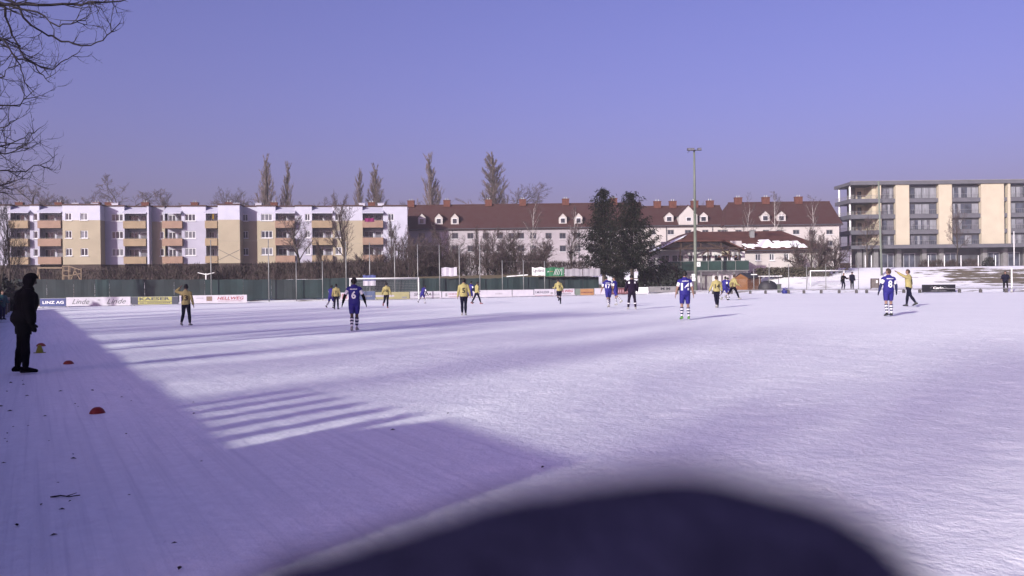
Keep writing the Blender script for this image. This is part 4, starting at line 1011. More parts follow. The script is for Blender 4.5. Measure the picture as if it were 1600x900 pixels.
cYE = M('yellow_print', (0.50, 0.46, 0.12), 0.5, 0.1); cRD = M('red_print', (0.40, 0.02, 0.035), 0.5, 0.1); cGY = M('grey_print', (0.33, 0.32, 0.35), 0.5, 0.1)
cPK = M('faded_red_print', (0.50, 0.28, 0.33), 0.6, 0.1); cDG = M('dark_grey_print', (0.07, 0.07, 0.09), 0.5, 0.1); cOR = M('orange_print', (0.52, 0.27, 0.12), 0.6, 0.15); cGN = M('sage_print', (0.20, 0.26, 0.22), 0.6, 0.1)
cBR = M('brown_print', (0.26, 0.17, 0.13), 0.6, 0.4, 12); cPW = M('lilac_white_print', (0.70, 0.66, 0.77), 0.55, 0.07); cLB = M('pale_blue_print', (0.07, 0.12, 0.30), 0.55, 0.1); cMR = M('maroon_print', (0.16, 0.035, 0.05), 0.6, 0.15)
def scrawl(a, c, lo, hi, n, col, seed):
    r = random.Random(seed); out = []; x = a
    for i in range(n):
        w = (c - a) / n * r.uniform(0.5, 0.85); out.append((x, x + w, lo, hi, col)); x += (c - a) / n
    return out
board(62, 103, 466, 'blue board with white capitals, leftmost in the row', cBL, [('LINZ AG', 0.10, 0.92, 0.38, 0.70, cWH, 0, 0.02)], scrawl(0.12, 0.88, 0.2, 0.27, 14, cLB, 1))
board(103, 204, 464, 'long white board with the same script word twice', cPW, [('Linde', 0.09, 0.36, 0.26, 0.80, cDG, 0.45, 0.0), ('Linde', 0.63, 0.93, 0.26, 0.80, cDG, 0.45, 0.0)], [(0.49, 0.53, 0.62, 0.74, cGY)])
board(205, 279, 463.5, 'dark navy board with a yellow field and dark capitals', cNV, [('KAESER', 0.17, 0.82, 0.56, 0.92, cNV, 0, 0.03)], [(0.14, 0.86, 0.46, 0.97, cYE), (0.14, 0.86, 0.10, 0.40, cYE)] + scrawl(0.17, 0.83, 0.2, 0.32, 16, cNV, 2))
board(280, 386, 461, 'white board with red slanted capitals and a small brown square', cPW, [('HELLWEG', 0.56, 0.955, 0.45, 0.80, cRD, 0.25, 0.02)], [(0.02, 0.07, 0.3, 0.85, cBL), (0.40, 0.485, 0.32, 0.85, cBR)] + scrawl(0.25, 0.36, 0.62, 0.70, 9, cGY, 3) + scrawl(0.57, 0.92, 0.28, 0.35, 18, cPK, 4))
board(531, 545, 457, 'small white board with a faded red square left of the goal', cPW, [], [(0.2, 0.85, 0.25, 0.85, cPK)])
board(546, 586, 455, 'pale blue board inside the left half of the goal', cLB, [], [(0.28, 0.38, 0.3, 0.5, cPW)] + scrawl(0.5, 0.9, 0.38, 0.55, 6, cGY, 5))
board(586.5, 640, 456, 'yellow board behind the goal net', M('faded_yellow_print', (0.50, 0.46, 0.20), 0.6, 0.1), [], [(0.0, 0.55, 0.4, 0.62, cPW), (0.78, 0.92, 0.2, 0.4, cGY)])
board(640.5, 690, 455, 'white board with dark slanted capitals at the right goal post', cPW, [('SPARDA', 0.12, 0.68, 0.42, 0.80, cDG, 0.2, 0.02), ('Bank', 0.70, 0.95, 0.44, 0.78, cGY, 0.1, 0.0)], scrawl(0.5, 0.95, 0.15, 0.26, 14, cGY, 6))
board(690.5, 742, 455, 'white board with pink print directly left of the yellow number five', cPW, [], [(0.10, 0.16, 0.3, 0.75, cGY)] + scrawl(0.2, 0.62, 0.52, 0.72, 9, cPK, 7) + scrawl(0.2, 0.55, 0.2, 0.3, 12, cPK, 8))
board(742.5, 800, 453, 'plain white board with a faint mark, right of the yellow number five', cPW, [], scrawl(0.55, 0.75, 0.45, 0.55, 6, cGY, 9))
board(800.5, 834, 452.5, 'blank white board left of the one with blue capitals', cPW)
board(834.5, 867, 451.5, 'white board with small blue capitals', cPW, [('E.MÜHLEDER', 0.06, 0.74, 0.42, 0.80, cNV, 0, 0.01)], [(0.80, 0.92, 0.35, 0.55, cGY)] + scrawl(0.06, 0.9, 0.12, 0.2, 16, cPK, 10))
board(867.5, 898, 451, 'white board with red slanted capitals behind the running yellow player', cPW, [('HELLWEG', 0.04, 0.93, 0.52, 0.86, cRD, 0.25, 0.03), ('Profibaumarkt', 0.25, 0.82, 0.22, 0.46, cDG, 0.25, 0.01)])
board(898.5, 928, 451, 'board half sage green, half orange', cGN, [], [(0.28, 1.0, 0.05, 0.97, cOR)] + scrawl(0.34, 0.95, 0.35, 0.55, 9, cMR, 11))
board(928.5, 952, 450, 'plain white board behind the player numbered seventeen', cPW)
board(953, 990, 449.5, 'maroon board behind the black clad man', cMR, [], scrawl(0.1, 0.85, 0.3, 0.75, 7, cPK, 12))
board(991, 1013.5, 448.5, 'bright blank white board beside the black clad man', cWH)
board(1013.8, 1058, 447.5, 'grey concrete panel with two dark letters', MGREY, [('M', 0.42, 0.56, 0.45, 0.85, cDG, 0, 0.03), ('M', 0.62, 0.76, 0.45, 0.85, cDG, 0, 0.03)], name='concrete_panel')
bY = foot(1466, 457.5).y
board(1440.5, 1493.5, 444.5, 'black board with white lettering on the right barrier', M('black_print', (0.012, 0.012, 0.02), 0.5, 0.2), [('Carlo', 0.33, 0.64, 0.46, 0.74, cWH, 0.12, 0.04)], scrawl(0.26, 0.74, 0.2, 0.27, 12, cGY, 13) + [(0.24, 0.28, 0.6, 0.64, cGY), (0.28, 0.33, 0.72, 0.76, cGY), (0.66, 0.70, 0.70, 0.74, cGY), (0.70, 0.74, 0.6, 0.64, cGY)], Y=bY)

# ------------------------------------------------------------------ green windscreen fence with tall net poles
FY = 100.5
GREENF = [M('green_windscreen_%d' % i, c, 0.8, 0.25, 0.7, 0.2, 8) for i, c in enumerate(((0.016, 0.040, 0.044), (0.018, 0.035, 0.042), (0.022, 0.035, 0.040), (0.014, 0.034, 0.040)))]
wf = empty('windscreen_fence', gp(480, FY), 'green fabric windscreen fence running behind the boards and the goal', 'fence'); wl_ = wf.location
edges = [-20, 32, 73, 115, 148, 171, 226, 272, 320, 380, 424, 463, 504, 541, 578, 617, 653, 687, 718, 750, 785, 818, 851, 882, 911, 936]
rf = random.Random(4)
for i, (a, c) in enumerate(zip(edges, edges[1:])):
    X0, X1 = xat(a, FY) + 0.03, xat(c, FY) - 0.03; N = 6; pm = (a + c) / 2
    zt = zat(pm, 436.5 if a < 500 else 434.5 if a < 780 else 432.5, FY); b = MB()
    z0_ = [gz(X0 + (X1 - X0) * k / N, FY) + 0.12 for k in range(N + 1)]
    yy = [FY + 0.06 * math.sin(k * 1.3 + i) * (0 < k < N) for k in range(N + 1)]; sg = [0.07 * rf.random() * math.sin(math.pi * k / N) for k in range(N + 1)]
    for k in range(N):
        xa, xb = X0 + (X1 - X0) * k / N, X0 + (X1 - X0) * (k + 1) / N
        b.quad((xa, yy[k], z0_[k]), (xb, yy[k + 1], z0_[k + 1]), (xb, yy[k + 1], zt - sg[k + 1]), (xa, yy[k], zt - sg[k]))
        b.quad((xa, yy[k] + 0.02, zt - sg[k]), (xb, yy[k + 1] + 0.02, zt - sg[k + 1]), (xb, yy[k + 1] + 0.02, z0_[k + 1]), (xa, yy[k] + 0.02, z0_[k]))
    b.build('fabric_panel', GREENF[i % 4] if rf.random() < 0.7 else GREENF[rf.randrange(4)], wf, off=wl_)
    p = MB(); X = xat(a, FY); p.tube((X, FY + 0.08, gz(X, FY) - 0.2), (X, FY + 0.08, zt + 0.06), 0.035, None, 6); p.build('post', DGREY, wf, off=wl_)
nf = empty('ball_net_fence', gp(560, 99.6), 'row of tall steel poles carrying the ball net behind the left goal', 'net'); nl = nf.location
NP = [(330, 375), (420, 374), (463, 408), (504, 408), (541, 378), (578, 379), (617, 380), (653, 382), (687, 383), (718, 384), (750, 382), (785, 407), (818, 407), (851, 408)]
tops = []
for px, top in NP:
    X = xat(px, 99.6); z1 = zat(px, top, 99.6); p = MB(); lean = 0.0
    p.tube((X, 99.6, gz(X, 99.6) - 0.2), (X, 99.6, z1), 0.062 if top < 400 else 0.045, 0.05, 8); p.build('net_pole', GALV, nf, True, off=nl); tops.append(Vector((X, 99.6, z1 - 0.05)))
for a, c in zip(tops[:-1], tops[1:]):
    if abs(a.z - c.z) > 1.2: continue
    p = MB(); pts = [a.lerp(c, k / 6) + Vector((0, 0, -0.10 * math.sin(math.pi * k / 6))) for k in range(7)]; p.path(pts, 0.008, None, 3); p.build('top_wire', GALV, nf, off=nl)
# rear braces crossing before the yellow tower
p = MB(); a = at(338, 388, 118); c = at(378, 408, 118); p.tube(a, c, 0.03); a2 = at(336, 409, 118); c2 = at(375, 390, 118); p.tube(a2, c2, 0.03)
o_ = gp(356, 118); p.build('crossed_wires', DGREY, None, off=o_).location = o_
tag(bpy.data.objects['crossed_wires'], 'two dark wires crossing before the yellow tower wall', 'wires')
# banners on the fence
def banner(px0, px1, py0, py1, label, mat, parts=(), Y=99.4, cat='banner', name='banner', sag=0.05):
    x0, x1 = xat(px0, Y), xat(px1, Y); pm = (px0 + px1) / 2; z1, z0 = zat(pm, py0, Y), zat(pm, py1, Y); W, H = x1 - x0, z1 - z0
    e = empty(name, (x0, Y, z0), label, cat); N = 10; b = MB()
    fy = lambda k: 0.03 * math.sin(k * 1.9 + px0); fz = lambda k: sag * math.sin(k * 0.9 + px0)
    for k in range(N):
        xa, xb = W * k / N, W * (k + 1) / N
        b.quad((xa, fy(k), fz(k) * 0.5), (xb, fy(k + 1), fz(k + 1) * 0.5), (xb, fy(k + 1), H + fz(k + 1)), (xa, fy(k), H + fz(k)))
        b.quad((xa, fy(k) + 0.015, H + fz(k)), (xb, fy(k + 1) + 0.015, H + fz(k + 1)), (xb, fy(k + 1) + 0.015, fz(k + 1) * 0.5), (xa, fy(k) + 0.015, fz(k) * 0.5))
    b.build('cloth', mat, e)
    t = MB()
    for x in (0.02, W - 0.02): t.tube((x, 0.02, H - 0.03), (x + (0.12 if x > 1 else -0.12), 0.22, H + 0.02), 0.008, None, 4)
    t.build('tie', GALV, e)
    for p_ in parts: p_(e, W, H)
    return e
def ptext(s, a, c, lo, hi, mat, shear=0.0, bold=0.0):
    def f(e, W, H):
        b = MB(); add_text(b, s, W * a, W * c, H * lo, H * hi, -0.045, shear, bold); b.build('lettering', mat, e)
    return f
def pstroke(pts, mat, w=0.05):
    def f(e, W, H):
        b = MB(); q = [(W * x, -0.05, H * z) for x, z in pts]
        for i in range(len(q) - 1): b.beam(q[i], q[i + 1], 0.006, w)
        b.build('printed_stroke', mat, e)
    return f
banner(690, 714, 418, 431.5, 'blank white banner tied between two tall net poles', cPW)
banner(831.5, 852, 418, 430.5, 'white banner with dark script beside the green one', cWH, [ptext('Lyoness', 0.08, 0.92, 0.30, 0.90, cDG, 0.2, 0.0), ptext('.......', 0.1, 0.9, 0.14, 0.19, cGY)])
GRNB = M('green_banner', (0.02, 0.20, 0.085), 0.6, 0.12)
banner(852.5, 881, 418, 431.5, 'green banner with pale strokes next to the white script banner', GRNB,
       [pstroke([(0.10, 0.45), (0.16, 0.6), (0.2, 0.45)], cWH, 0.04), pstroke([(0.23, 0.55), (0.42, 0.55)], cOR, 0.07)] + [pstroke([(a, 0.12), (a + 0.06, 0.5), (a + 0.14, 0.85)], cWH, 0.04) for a in (0.45, 0.52, 0.62, 0.72)] + [pstroke([(0.88, 0.1), (0.90, 0.8)], cWH, 0.04)])
LILAC = M('lilac_tarp', (0.44, 0.42, 0.47), 0.7, 0.08)
banner(882.5, 910, 420, 431.5, 'pale lilac tarpaulin right of the green banner', LILAC)
banner(911, 938, 420, 431.5, 'pale lilac tarpaulin nearest the spruces', LILAC)
FL = M('flag_blue', (0.10, 0.13, 0.36), 0.8, 0.1)
fb = banner(567, 587, 430, 438.5, 'blue and white cloth flag hanging above the goal net', FL, Y=98.9, cat='flag', name='flag', sag=0.03)
b = MB(); x0, x1 = xat(566, 98.9), xat(586, 98.9); zf1, zf0 = zat(576, 438.5, 98.9) - 0.02, zat(576, 446.5, 98.9); W = x1 - x0
for k in range(8):
    xa, xb = W * k / 8, W * (k + 1) / 8; f1 = lambda q: 0.05 * math.sin(q * 1.7)
    b.quad((xa, f1(k), zf0 - fb.location.z), (xb, f1(k + 1), zf0 - fb.location.z), (xb, f1(k + 1), zf1 - fb.location.z), (xa, f1(k), zf1 - fb.location.z))
b.build('lower_field', cPW, fb)
# white plank roof and play frame, clothes post, seen above the fence
p0 = at(792, 432, 106); p1 = at(824, 429.5, 106); pg = gp(808, 106)
e = empty('garden_table', (p0.x, 106, pg.z), 'snowy white plank top showing above the fence left of the banners', 'table'); L = p1.x - p0.x; zt = p0.z - pg.z
b = MB(); b.beam((0, 0, zt), (L, 0.3, zt + p1.z - p0.z), 1.0, 0.12); b.build('table_top', SNOWM, e)
for x in (0.3, L - 0.3):
    for y in (-0.3, 0.4):
        b = MB(); b.beam((x, y, 0), (x, y, zt), 0.08, 0.08); b.build('leg', WOODB, e)
PY = 112.0; o_ = gp(95, PY); LW = M('pale_timber', (0.30, 0.22, 0.15), 0.8, 0.2, 4)
e = empty('play_frame', o_, 'pale wooden climbing frame with swing beam behind the fence at the left', 'play frame')
def pb_(name, pa_, pb2, w=0.12):
    b = MB(); a = at(pa_[0], pa_[1], PY + (pa_[2] if len(pa_) > 2 else 0)); c = at(pb2[0], pb2[1], PY + (pb2[2] if len(pb2) > 2 else 0)); b.beam(a, c, w, w); b.build(name, LW, e, off=o_)
pb_('swing_beam', (59, 418.5), (98, 418.5), 0.2)
for px in (98, 107.5): pb_('post', (px, 415), (px, 440)); pb_('post', (px + 2, 415.5, 1.8), (px + 2, 439, 1.8))
for py in (416, 423, 431): pb_('cross_bar', (98, py), (108, py), 0.1)
pb_('brace', (108, 416), (127, 422)); pb_('brace', (108, 431), (127, 427)); pb_('brace', (110, 440), (118, 420)); pb_('brace', (126, 438), (116, 420)); pb_('post', (127, 419), (127, 440)); pb_('post', (60, 419), (57, 440)); pb_('post', (60, 419, 1.5), (63, 440, 1.5))
o_ = gp(322, 110); e = empty('clothes_post', o_, 'white Y shaped clothes post behind the fence', 'post')
b = MB(); b.tube(at(322, 440, 110), at(322, 427, 110), 0.09); b.build('upright', WPAINT, e, off=o_)
for px in (309, 335): b = MB(); b.tube(at(322, 429, 110), at(px, 426, 110), 0.07, 0.05); b.build('arm', WPAINT, e, off=o_)

# ------------------------------------------------------------------ goals
def goal(loc, W, H, D, label, rz=0.0, r=0.06, net_d=0.16, back='behind'):
    e = empty('football_goal', loc, label, 'goal', 'goals', rz)
    for x in (0, W):
        b = MB(); b.tube((x, 0, -0.1), (x, 0, H + r), r, None, 10); b.build('post', WPAINT, e, True)
    b = MB(); b.tube((0, 0, H), (W, 0, H), r, None, 10); b.build('crossbar', WPAINT, e, True)
    for x in (0, W):
        b = MB(); b.path([(x, 0, H), (x, D * 0.45, H - 0.05), (x, D, 0.05)], 0.03); b.build('net_stay', GALV, e)
    b = MB(); b.tube((0, D, 0.04), (W, D, 0.04), 0.03); b.build('ground_bar', GALV, e)
    b = MB(); rr = 0.006
    prof = [(0, H), (D * 0.45, H - 0.05), (D, 0.05)]
    def pr(t):
        t *= 2; i = min(1, int(t)); f = t - i; return (prof[i][0] + (prof[i + 1][0] - prof[i][0]) * f, prof[i][1] + (prof[i + 1][1] - prof[i][1]) * f - 0.10 * math.sin(math.pi * (t / 2)))
    nW = int(W / net_d)
    for k in range(nW + 1):
        x = W * k / nW; b.path([(x, *pr(t / 6)) for t in range(7)], rr, None, 3)
    nT = int((H + D) / net_d)
    for k in range(nT + 1):
        y, z = pr(k / nT); b.tube((0, y, z), (W, y, z), rr, None, 3, False)
        for x in (0, W): b.tube((x, 0, z), (x, y, z), rr, None, 3, False)
    b.build('net', M('goal_net', (0.60, 0.60, 0.62), 0.8, 0.05), e)
    return e
g = foot(547, 470.5); g.y = 95.0; X1 = xat(654, 95.0); g.x = xat(547, 95.0); g.z = gz(g.x, 95)
goal(g, X1 - g.x, 2.5, 1.6, 'white football goal with net before the green fence, left of centre', math.atan2(gz(X1, 95) - g.z, 100))
g2 = gp(1266.5, 105); goal(g2, xat(1319, 105) - g2.x, 1.95, 1.4, 'small white goal behind the right barrier, near two spectators')
# ------------------------------------------------------------------ low barrier on the right
br = empty('pitch_barrier', gp(1200, bound(xat(1200, 89))), 'low pipe barrier on short stubs along the right side of the pitch', 'barrier'); bo = br.location
pxs = [1058, 1085, 1114, 1143, 1172, 1196, 1232, 1256, 1283, 1311, 1338, 1354, 1384, 1412, 1437, 1499, 1532, 1572, 1610]
prev = None
for px in pxs:
    lo, hi = 60, 110
    for _ in range(40):
        m = (lo + hi) / 2
        if m < bound(xat(px, m)): lo = m
        else: hi = m
    X = xat(px, lo); q = Vector((X, lo, gz(X, lo)))
    b = MB(); b.box(X - 0.11, X + 0.11, lo - 0.11, lo + 0.11, q.z - 0.1, q.z + 0.33); b.build('stub', M('dark_concrete', (0.14, 0.13, 0.13), 0.9, 0.2), br, off=bo)
    c = Vector((X, lo, q.z + 0.40))
    b = MB(); b.box(X - 0.03, X + 0.03, lo - 0.03, lo + 0.03, q.z + 0.33, q.z + 0.37); b.build('bracket', DGREY, br, off=bo)
    if prev is not None:
        b = MB(); b.tube(prev, c, 0.038, None, 8); b.build('rail', M('worn_white_rail', (0.38, 0.37, 0.40), 0.6, 0.2, 3), br, True, off=bo)
    prev = c
# thin wire-fence poles behind the barrier
def pole(name, px, py0, Y, r, label, mat=GALV, cat='pole', group=None, lean=0.0):
    q = gp(px, Y); e = empty(name, q, label, cat, group); h = zat(px, py0, Y) - q.z
    b = MB(); b.tube((0, 0, -0.3), (lean, 0, h), r, r * 0.8, 8); b.build('shaft', mat, e, True)
    b = MB(); b.tube((0, 0, -0.05), (0, 0, 0.08), r * 1.8, r * 1.5, 8); b.build('base', MGREY, e)
    b = MB(); b.ell((lean, 0, h), r * 1.05, r * 1.05, r * 0.8, 8, 4); b.build('cap', mat, e); return e
for i, (px, top, lab) in enumerate(((1178, 420, 'thin pole with white crosspiece in front of the wooden shed'), (1202, 412, 'thin grey pole right of the wooden shed'), (1232.5, 413, 'thin grey pole above the blue bag'), (1260.5, 414, 'thin grey pole left of the small goal'), (1290.5, 413, 'thin grey pole behind the small goal'), (1341.5, 414, 'thin grey pole right of the two spectators'))):
    pe = pole('fence_pole', px, top, 98.0, 0.05, lab, GALV, 'pole', 'thin poles behind the right barrier')
    if i == 0:
        b = MB(); z = zat(1178, 429, 98) - pe.location.z; b.box(-0.35, 0.35, -0.08, -0.05, z - 0.05, z + 0.05); b.build('crosspiece', WPAINT, pe)
for i, px in enumerate((1330, 1352.5, 1362, 1451, 1476, 1502, 1529, 1556)):
    pole('garden_post', px, 399.5, 123.5, 0.07, ['pale post at the corner of the modern block', 'pale post left of its close twin before the modern block', 'pale post right of its close twin before the modern block', 'pale post by the leftmost clipped shrub', 'pale post between two clipped shrubs', 'pale post right of the bare tree trunk', 'pale post left of the round dark shrub', 'pale post right of the round dark shrub'][i], WPAINT, 'post', 'posts before the modern block')
pole('flagpole', 1585, 362, 121, 0.07, 'white flagpole before the right end of the modern block', WPAINT, 'flagpole')
pole('white_post', 1581, 419.5, 80, 0.085, 'thick white post standing at the right edge behind the barrier', WPAINT, 'post')
pole('tall_pole', 1378, 284, 112, 0.15, 'tall green-grey pole before the corner of the modern block', M('green_grey_steel', (0.25, 0.29, 0.24), 0.6, 0.12), 'pole', None, -0.3)
# floodlight mast
q = gp(1087, 99.0); fm = empty('floodlight_mast', q, 'tall floodlight mast in front of the clubhouse', 'floodlight'); h = zat(1083, 235, 99) - q.z
GM_ = M('mast_green', (0.22, 0.25, 0.20), 0.6, 0.12)
b = MB(); b.tube((0, 0, -0.3), (0, 0, h * 0.55), 0.21, 0.16, 12); b.tube((0, 0, h * 0.55), (0, 0, h), 0.155, 0.10, 12); b.build('mast', GM_, fm, True)
b = MB(); b.beam((-0.75, 0, h), (0.85, 0, h + 0.02), 0.1, 0.1); b.build('crossarm', DGREY, fm)
for x in (-0.65, -0.25, 0.55):
    b = MB(); b.box(x - 0.2, x + 0.2, -0.45, -0.05, h - 0.05, h + 0.22); o = b.build('lamp_housing', DGREY, fm)
    b = MB(); b.box(x - 0.17, x + 0.17, -0.46, -0.451, h - 0.02, h + 0.17); b.build('lamp_glass', CURT, o)
b = MB(); b.tube((-0.8, -0.1, h - 0.3), (-0.5, 0, h), 0.03); b.build('stay', DGREY, fm)
for (x, py0, py1) in ((0.32, 409.5, 416.5), (-0.30, 428, 432.5), (-0.27, 433.5, 439)):
    z1, z0 = zat(1087, py0, 99) - q.z, zat(1087, py1, 99) - q.z
    b = MB(); b.box(x - 0.2, x + 0.2, -0.26, -0.21, z0, z1); o = b.build('notice_plate', WPAINT, fm)
    b = MB(); b.box(x - 0.06, x + 0.04, -0.268, -0.262, z0 + (z1 - z0) * 0.3, z1 - (z1 - z0) * 0.3); b.build('notice_mark', cGY, o)
# wooden shed
SY = 100.5; q = gp(1146, SY); x1 = xat(1168, SY) - q.x; xs2 = xat(1189, SY + 2.0) - q.x
sd = empty('wooden_shed', q, 'orange-brown wooden shed with dark roof behind the barrier', 'shed')
SHW = M('orange_stained_boards', (0.34, 0.145, 0.05), 0.75, 0.2, 3, 0.3, 20, stretch=(0.6, 6, 9))
he = zat(1167, 433, SY) - q.z; ha = zat(1157, 427.5, SY) - q.z; xm = x1 * 0.45; n_b = 11
for k in range(n_b):
    z0, z1 = he * k / n_b, he * (k + 1) / n_b - 0.012; b = MB(); b.box(0, x1, 0.0, 0.03, z0, z1); b.build('board', SHW, sd)
b = MB(); b.quad((0, 0, he), (x1, 0, he), (xm, 0, ha)); b.quad((0, 0.03, he), (xm, 0.03, ha), (x1, 0.03, he)); b.build('gable_boards', SHW, sd)
for k in range(n_b):   # receding side
    z0, z1 = he * k / n_b, he * (k + 1) / n_b - 0.012; b = MB(); b.quad((x1, 0, z0), (xs2, 2.0, z0), (xs2, 2.0, z1), (x1, 0, z1)); b.quad((0, 0, z0), (0, 0, z1), (xs2 - x1, 2.0, z1), (xs2 - x1, 2.0, z0)); b.build('side_board', SHW, sd)
dv = Vector((xs2 - x1, 2.0, 0)); b = MB()
shell(b, [(x1 + 0.15, -0.15, he - 0.1), (x1 + 0.15 + dv.x, 2.15, he - 0.1), (xm + dv.x, 2.15, ha + 0.08), (xm, -0.15, ha + 0.08)], 0.07)
shell(b, [(xm, -0.15, ha + 0.08), (xm + dv.x, 2.15, ha + 0.08), (-0.15 + dv.x, 2.15, he - 0.1), (-0.15, -0.15, he - 0.1)], 0.07); b.build('roof', M('dark_felt', (0.05, 0.05, 0.07), 0.9, 0.2), sd)
b = MB(); b.quad((x1 + 0.25 * dv.x, 0.5 - 0.04, 0.9), (x1 + 0.5 * dv.x, 1.0 - 0.04, 0.9), (x1 + 0.5 * dv.x, 1.0 - 0.04, 1.5), (x1 + 0.25 * dv.x, 0.5 - 0.04, 1.5)); b.build('window', M('shed_window', (0.45, 0.30, 0.22), 0.4, 0.2), sd)
# dugout roof bar, tarpaulin heap, bin, blue bag, notice board
q = gp(1205, 100.0); e = empty('shelter_frame', q, 'thin white horizontal canopy right of the wooden shed', 'canopy'); z = zat(1205, 431.5, 100) - q.z; xa, xb = xat(1188, 100) - q.x, xat(1221, 100) - q.x
b = MB(); b.box(xa, xb, -0.3, 0.9, z - 0.05, z + 0.05); b.build('canopy', WPAINT, e)
for x in (xa + 0.1, xb - 0.1): b = MB(); b.tube((x, 0.7, -0.1), (x, 0.7, z - 0.05), 0.04); b.build('leg', GALV, e)
def heap(label, px, Y, w, h, col, seed):
    q = gp(px, Y); b = MB(); R = []
    for i in range(6):
        t = i / 5; ring = []
        for j in range(14):
            a = 6.283 * j / 14; rr = math.cos(t * 1.45) * (1 + 0.22 * noise.noise(Vector((math.cos(a) * 1.5 + seed, math.sin(a) * 1.5, t * 2)))); ring.append(Vector((w / 2 * rr * math.cos(a), w / 3 * rr * math.sin(a), -0.1 + (h + 0.1) * math.sin(t * 1.57))))
        R.append(ring)
    b.rings(R); o = b.build('covered_heap', M('dark_tarpaulin', col, 0.6, 0.4, 3, 0.5, 6), None, True); o.location = q; tag(o, label, 'heap')
heap('dark covered heap between the wooden shed and the bin', 1200, 98.5, 2.4, 1.1, (0.035, 0.035, 0.045), 1)
q = foot(1217.5, 461); q.y = 91.5; q = gp(1217.5, 91.0); e = empty('litter_bin', q, 'grey-green litter bin standing at the barrier', 'bin')
b = MB(); b.tube((0, 0, 0), (0, 0, 0.86), 0.20, 0.23, 14); b.build('body', M('bin_green_grey', (0.11, 0.13, 0.11), 0.6, 0.15), e, True)
b = MB(); b.tube((0, 0, 0.865), (0, 0, 0.93), 0.25, 0.25, 14); b.build('rim', DGREY, e); b = MB(); b.box(0.02, 0.07, -0.245, -0.205, 0.05, 0.8); b.build('front_strip', GALV, e)
q = gp(1226.5, 89.0); e = empty('blue_bag', q, 'bright blue bag on the snow beside the litter bin', 'bag')
b = MB(); b.rings([[Vector((0.27 * s_x * k, 0.2 * s_y * k, z)) for s_x, s_y in ((-1, -1), (0, -1.15), (1, -1), (1.05, 0), (1, 1), (0, 1.1), (-1, 1), (-1.05, 0))] for z, k in ((0, 0.9), (0.12, 1.02), (0.40, 0.95), (0.52, 0.75))]); b.build('body', M('blue_bag_cloth', (0.015, 0.02, 0.26), 0.6, 0.2), e, True)
b = MB(); b.path([(-0.12, 0, 0.5), (-0.1, 0, 0.62), (0.1, 0, 0.62), (0.12, 0, 0.5)], 0.015); b.build('handle', M('blue_bag_cloth', (0, 0, 0)), e)
q = gp(1367, 91.5); e = empty('notice_board', q, 'brown framed notice board left of the player numbered eight', 'notice board'); x0, x1 = -0.42, 0.42; z0, z1 = 0.15, zat(1367, 435, 91.5) - q.z
for x in (x0, x1): b = MB(); b.beam((x, 0, -0.1), (x, 0, z1), 0.08, 0.08); b.build('post', WOODB, e)
b = MB(); b.box(x0 + 0.05, x1 - 0.05, -0.02, 0.02, z0, z1 - 0.06); b.build('panel', M('notice_panel', (0.22, 0.19, 0.18), 0.7, 0.25, 3), e)
b = MB(); b.box(x0 + 0.05, x1 - 0.05, -0.03, 0.03, z1 - 0.055, z1); b.build('top_rail', WOODB, e)
b = MB(); b.box(x1 - 0.3, x1 - 0.12, -0.026, -0.021, z1 - 0.5, z1 - 0.2); b.build('notice', cWH, e)

# ------------------------------------------------------------------ marker domes, ball, debris
def dome(px, py, label, col, w=0.19, h=0.075, tall=False):
    q = foot(px, py); b = MB(); R = []
    prof = [(1.0, 0.0), (0.98, 0.06), (0.84, 0.45), (0.62, 0.78), (0.36, 0.97), (0.16, 1.0), (0.14, 0.9)]
    if tall: prof = [(1.0, 0.0), (0.98, 0.05), (0.62, 0.08), (0.45, 0.5), (0.26, 0.95), (0.2, 1.0), (0.17, 0.95)]
    for k, z in prof: R.append([Vector((w / 2 * k * math.cos(a * 0.3927), w / 2 * k * math.sin(a * 0.3927), h * z)) for a in range(16)])
    b.rings(R, False); o = b.build('marker_cone', M('cone_%s' % label[:6], col, 0.5, 0.08), None, True); o.location = q + Vector((0, 0, 0.005)); tag(o, label, 'marker', 'training markers on the snow')
dome(152, 646, 'red marker dome nearest the camera', (0.42, 0.035, 0.02))
dome(107, 569, 'red-orange marker dome right of the coated man', (0.48, 0.07, 0.03), 0.22, 0.075)
dome(62, 551.5, 'yellow-green marker cone near the coated man', (0.50, 0.48, 0.02), 0.30, 0.20, True)
dome(64, 541, 'orange marker dome just behind the yellow-green cone', (0.55, 0.12, 0.06), 0.26, 0.09)
q = foot(1127.5, 468.5); b = MB(); b.ell((0, 0, 0.11), 0.11, 0.11, 0.11, 14, 10); o = b.build('football', M('football_leather', (0.45, 0.45, 0.47), 0.5, 0.8, 9, col2=(0.6, 0.6, 0.6)), None, True); o.location = q; tag(o, 'grey football on the snow beside the yellow player numbered fourteen', 'ball')
lm = MB(); lm.v = [(-0.05, 0, 0.004), (-0.01, -0.025, 0.016), (0.055, -0.005, 0.006), (0.0, 0.028, 0.02), (0.005, 0, 0.03)]; lm.f = [(0, 1, 4), (1, 2, 4), (2, 3, 4), (3, 0, 4), (0, 3, 2, 1)]; lm.mi = [0] * 5
lme = lm.mesh('dead_leaf', M('dead_leaf', (0.05, 0.035, 0.03), 0.9, 0.3, 8)); rl = random.Random(9)
spots = [(202, 776), (95, 613), (122, 637), (70, 652), (205, 628), (115, 719), (197, 680), (44, 667), (315, 723), (614, 674), (272, 852), (1270, 576), (890, 588), (915, 570), (1470, 645), (1490, 533), (281, 892), (302, 630), (1566, 593), (1355, 618), (848, 733), (1170, 558), (303, 648), (190, 622), (700, 648)]
spots = [q for q in spots if q[0] < 700 or q[1] > 640]
spots += [(rl.uniform(5, 160), rl.uniform(590, 860)) for _ in range(14)] + [(rl.uniform(0, 40), rl.uniform(590, 700)) for _ in range(8)]
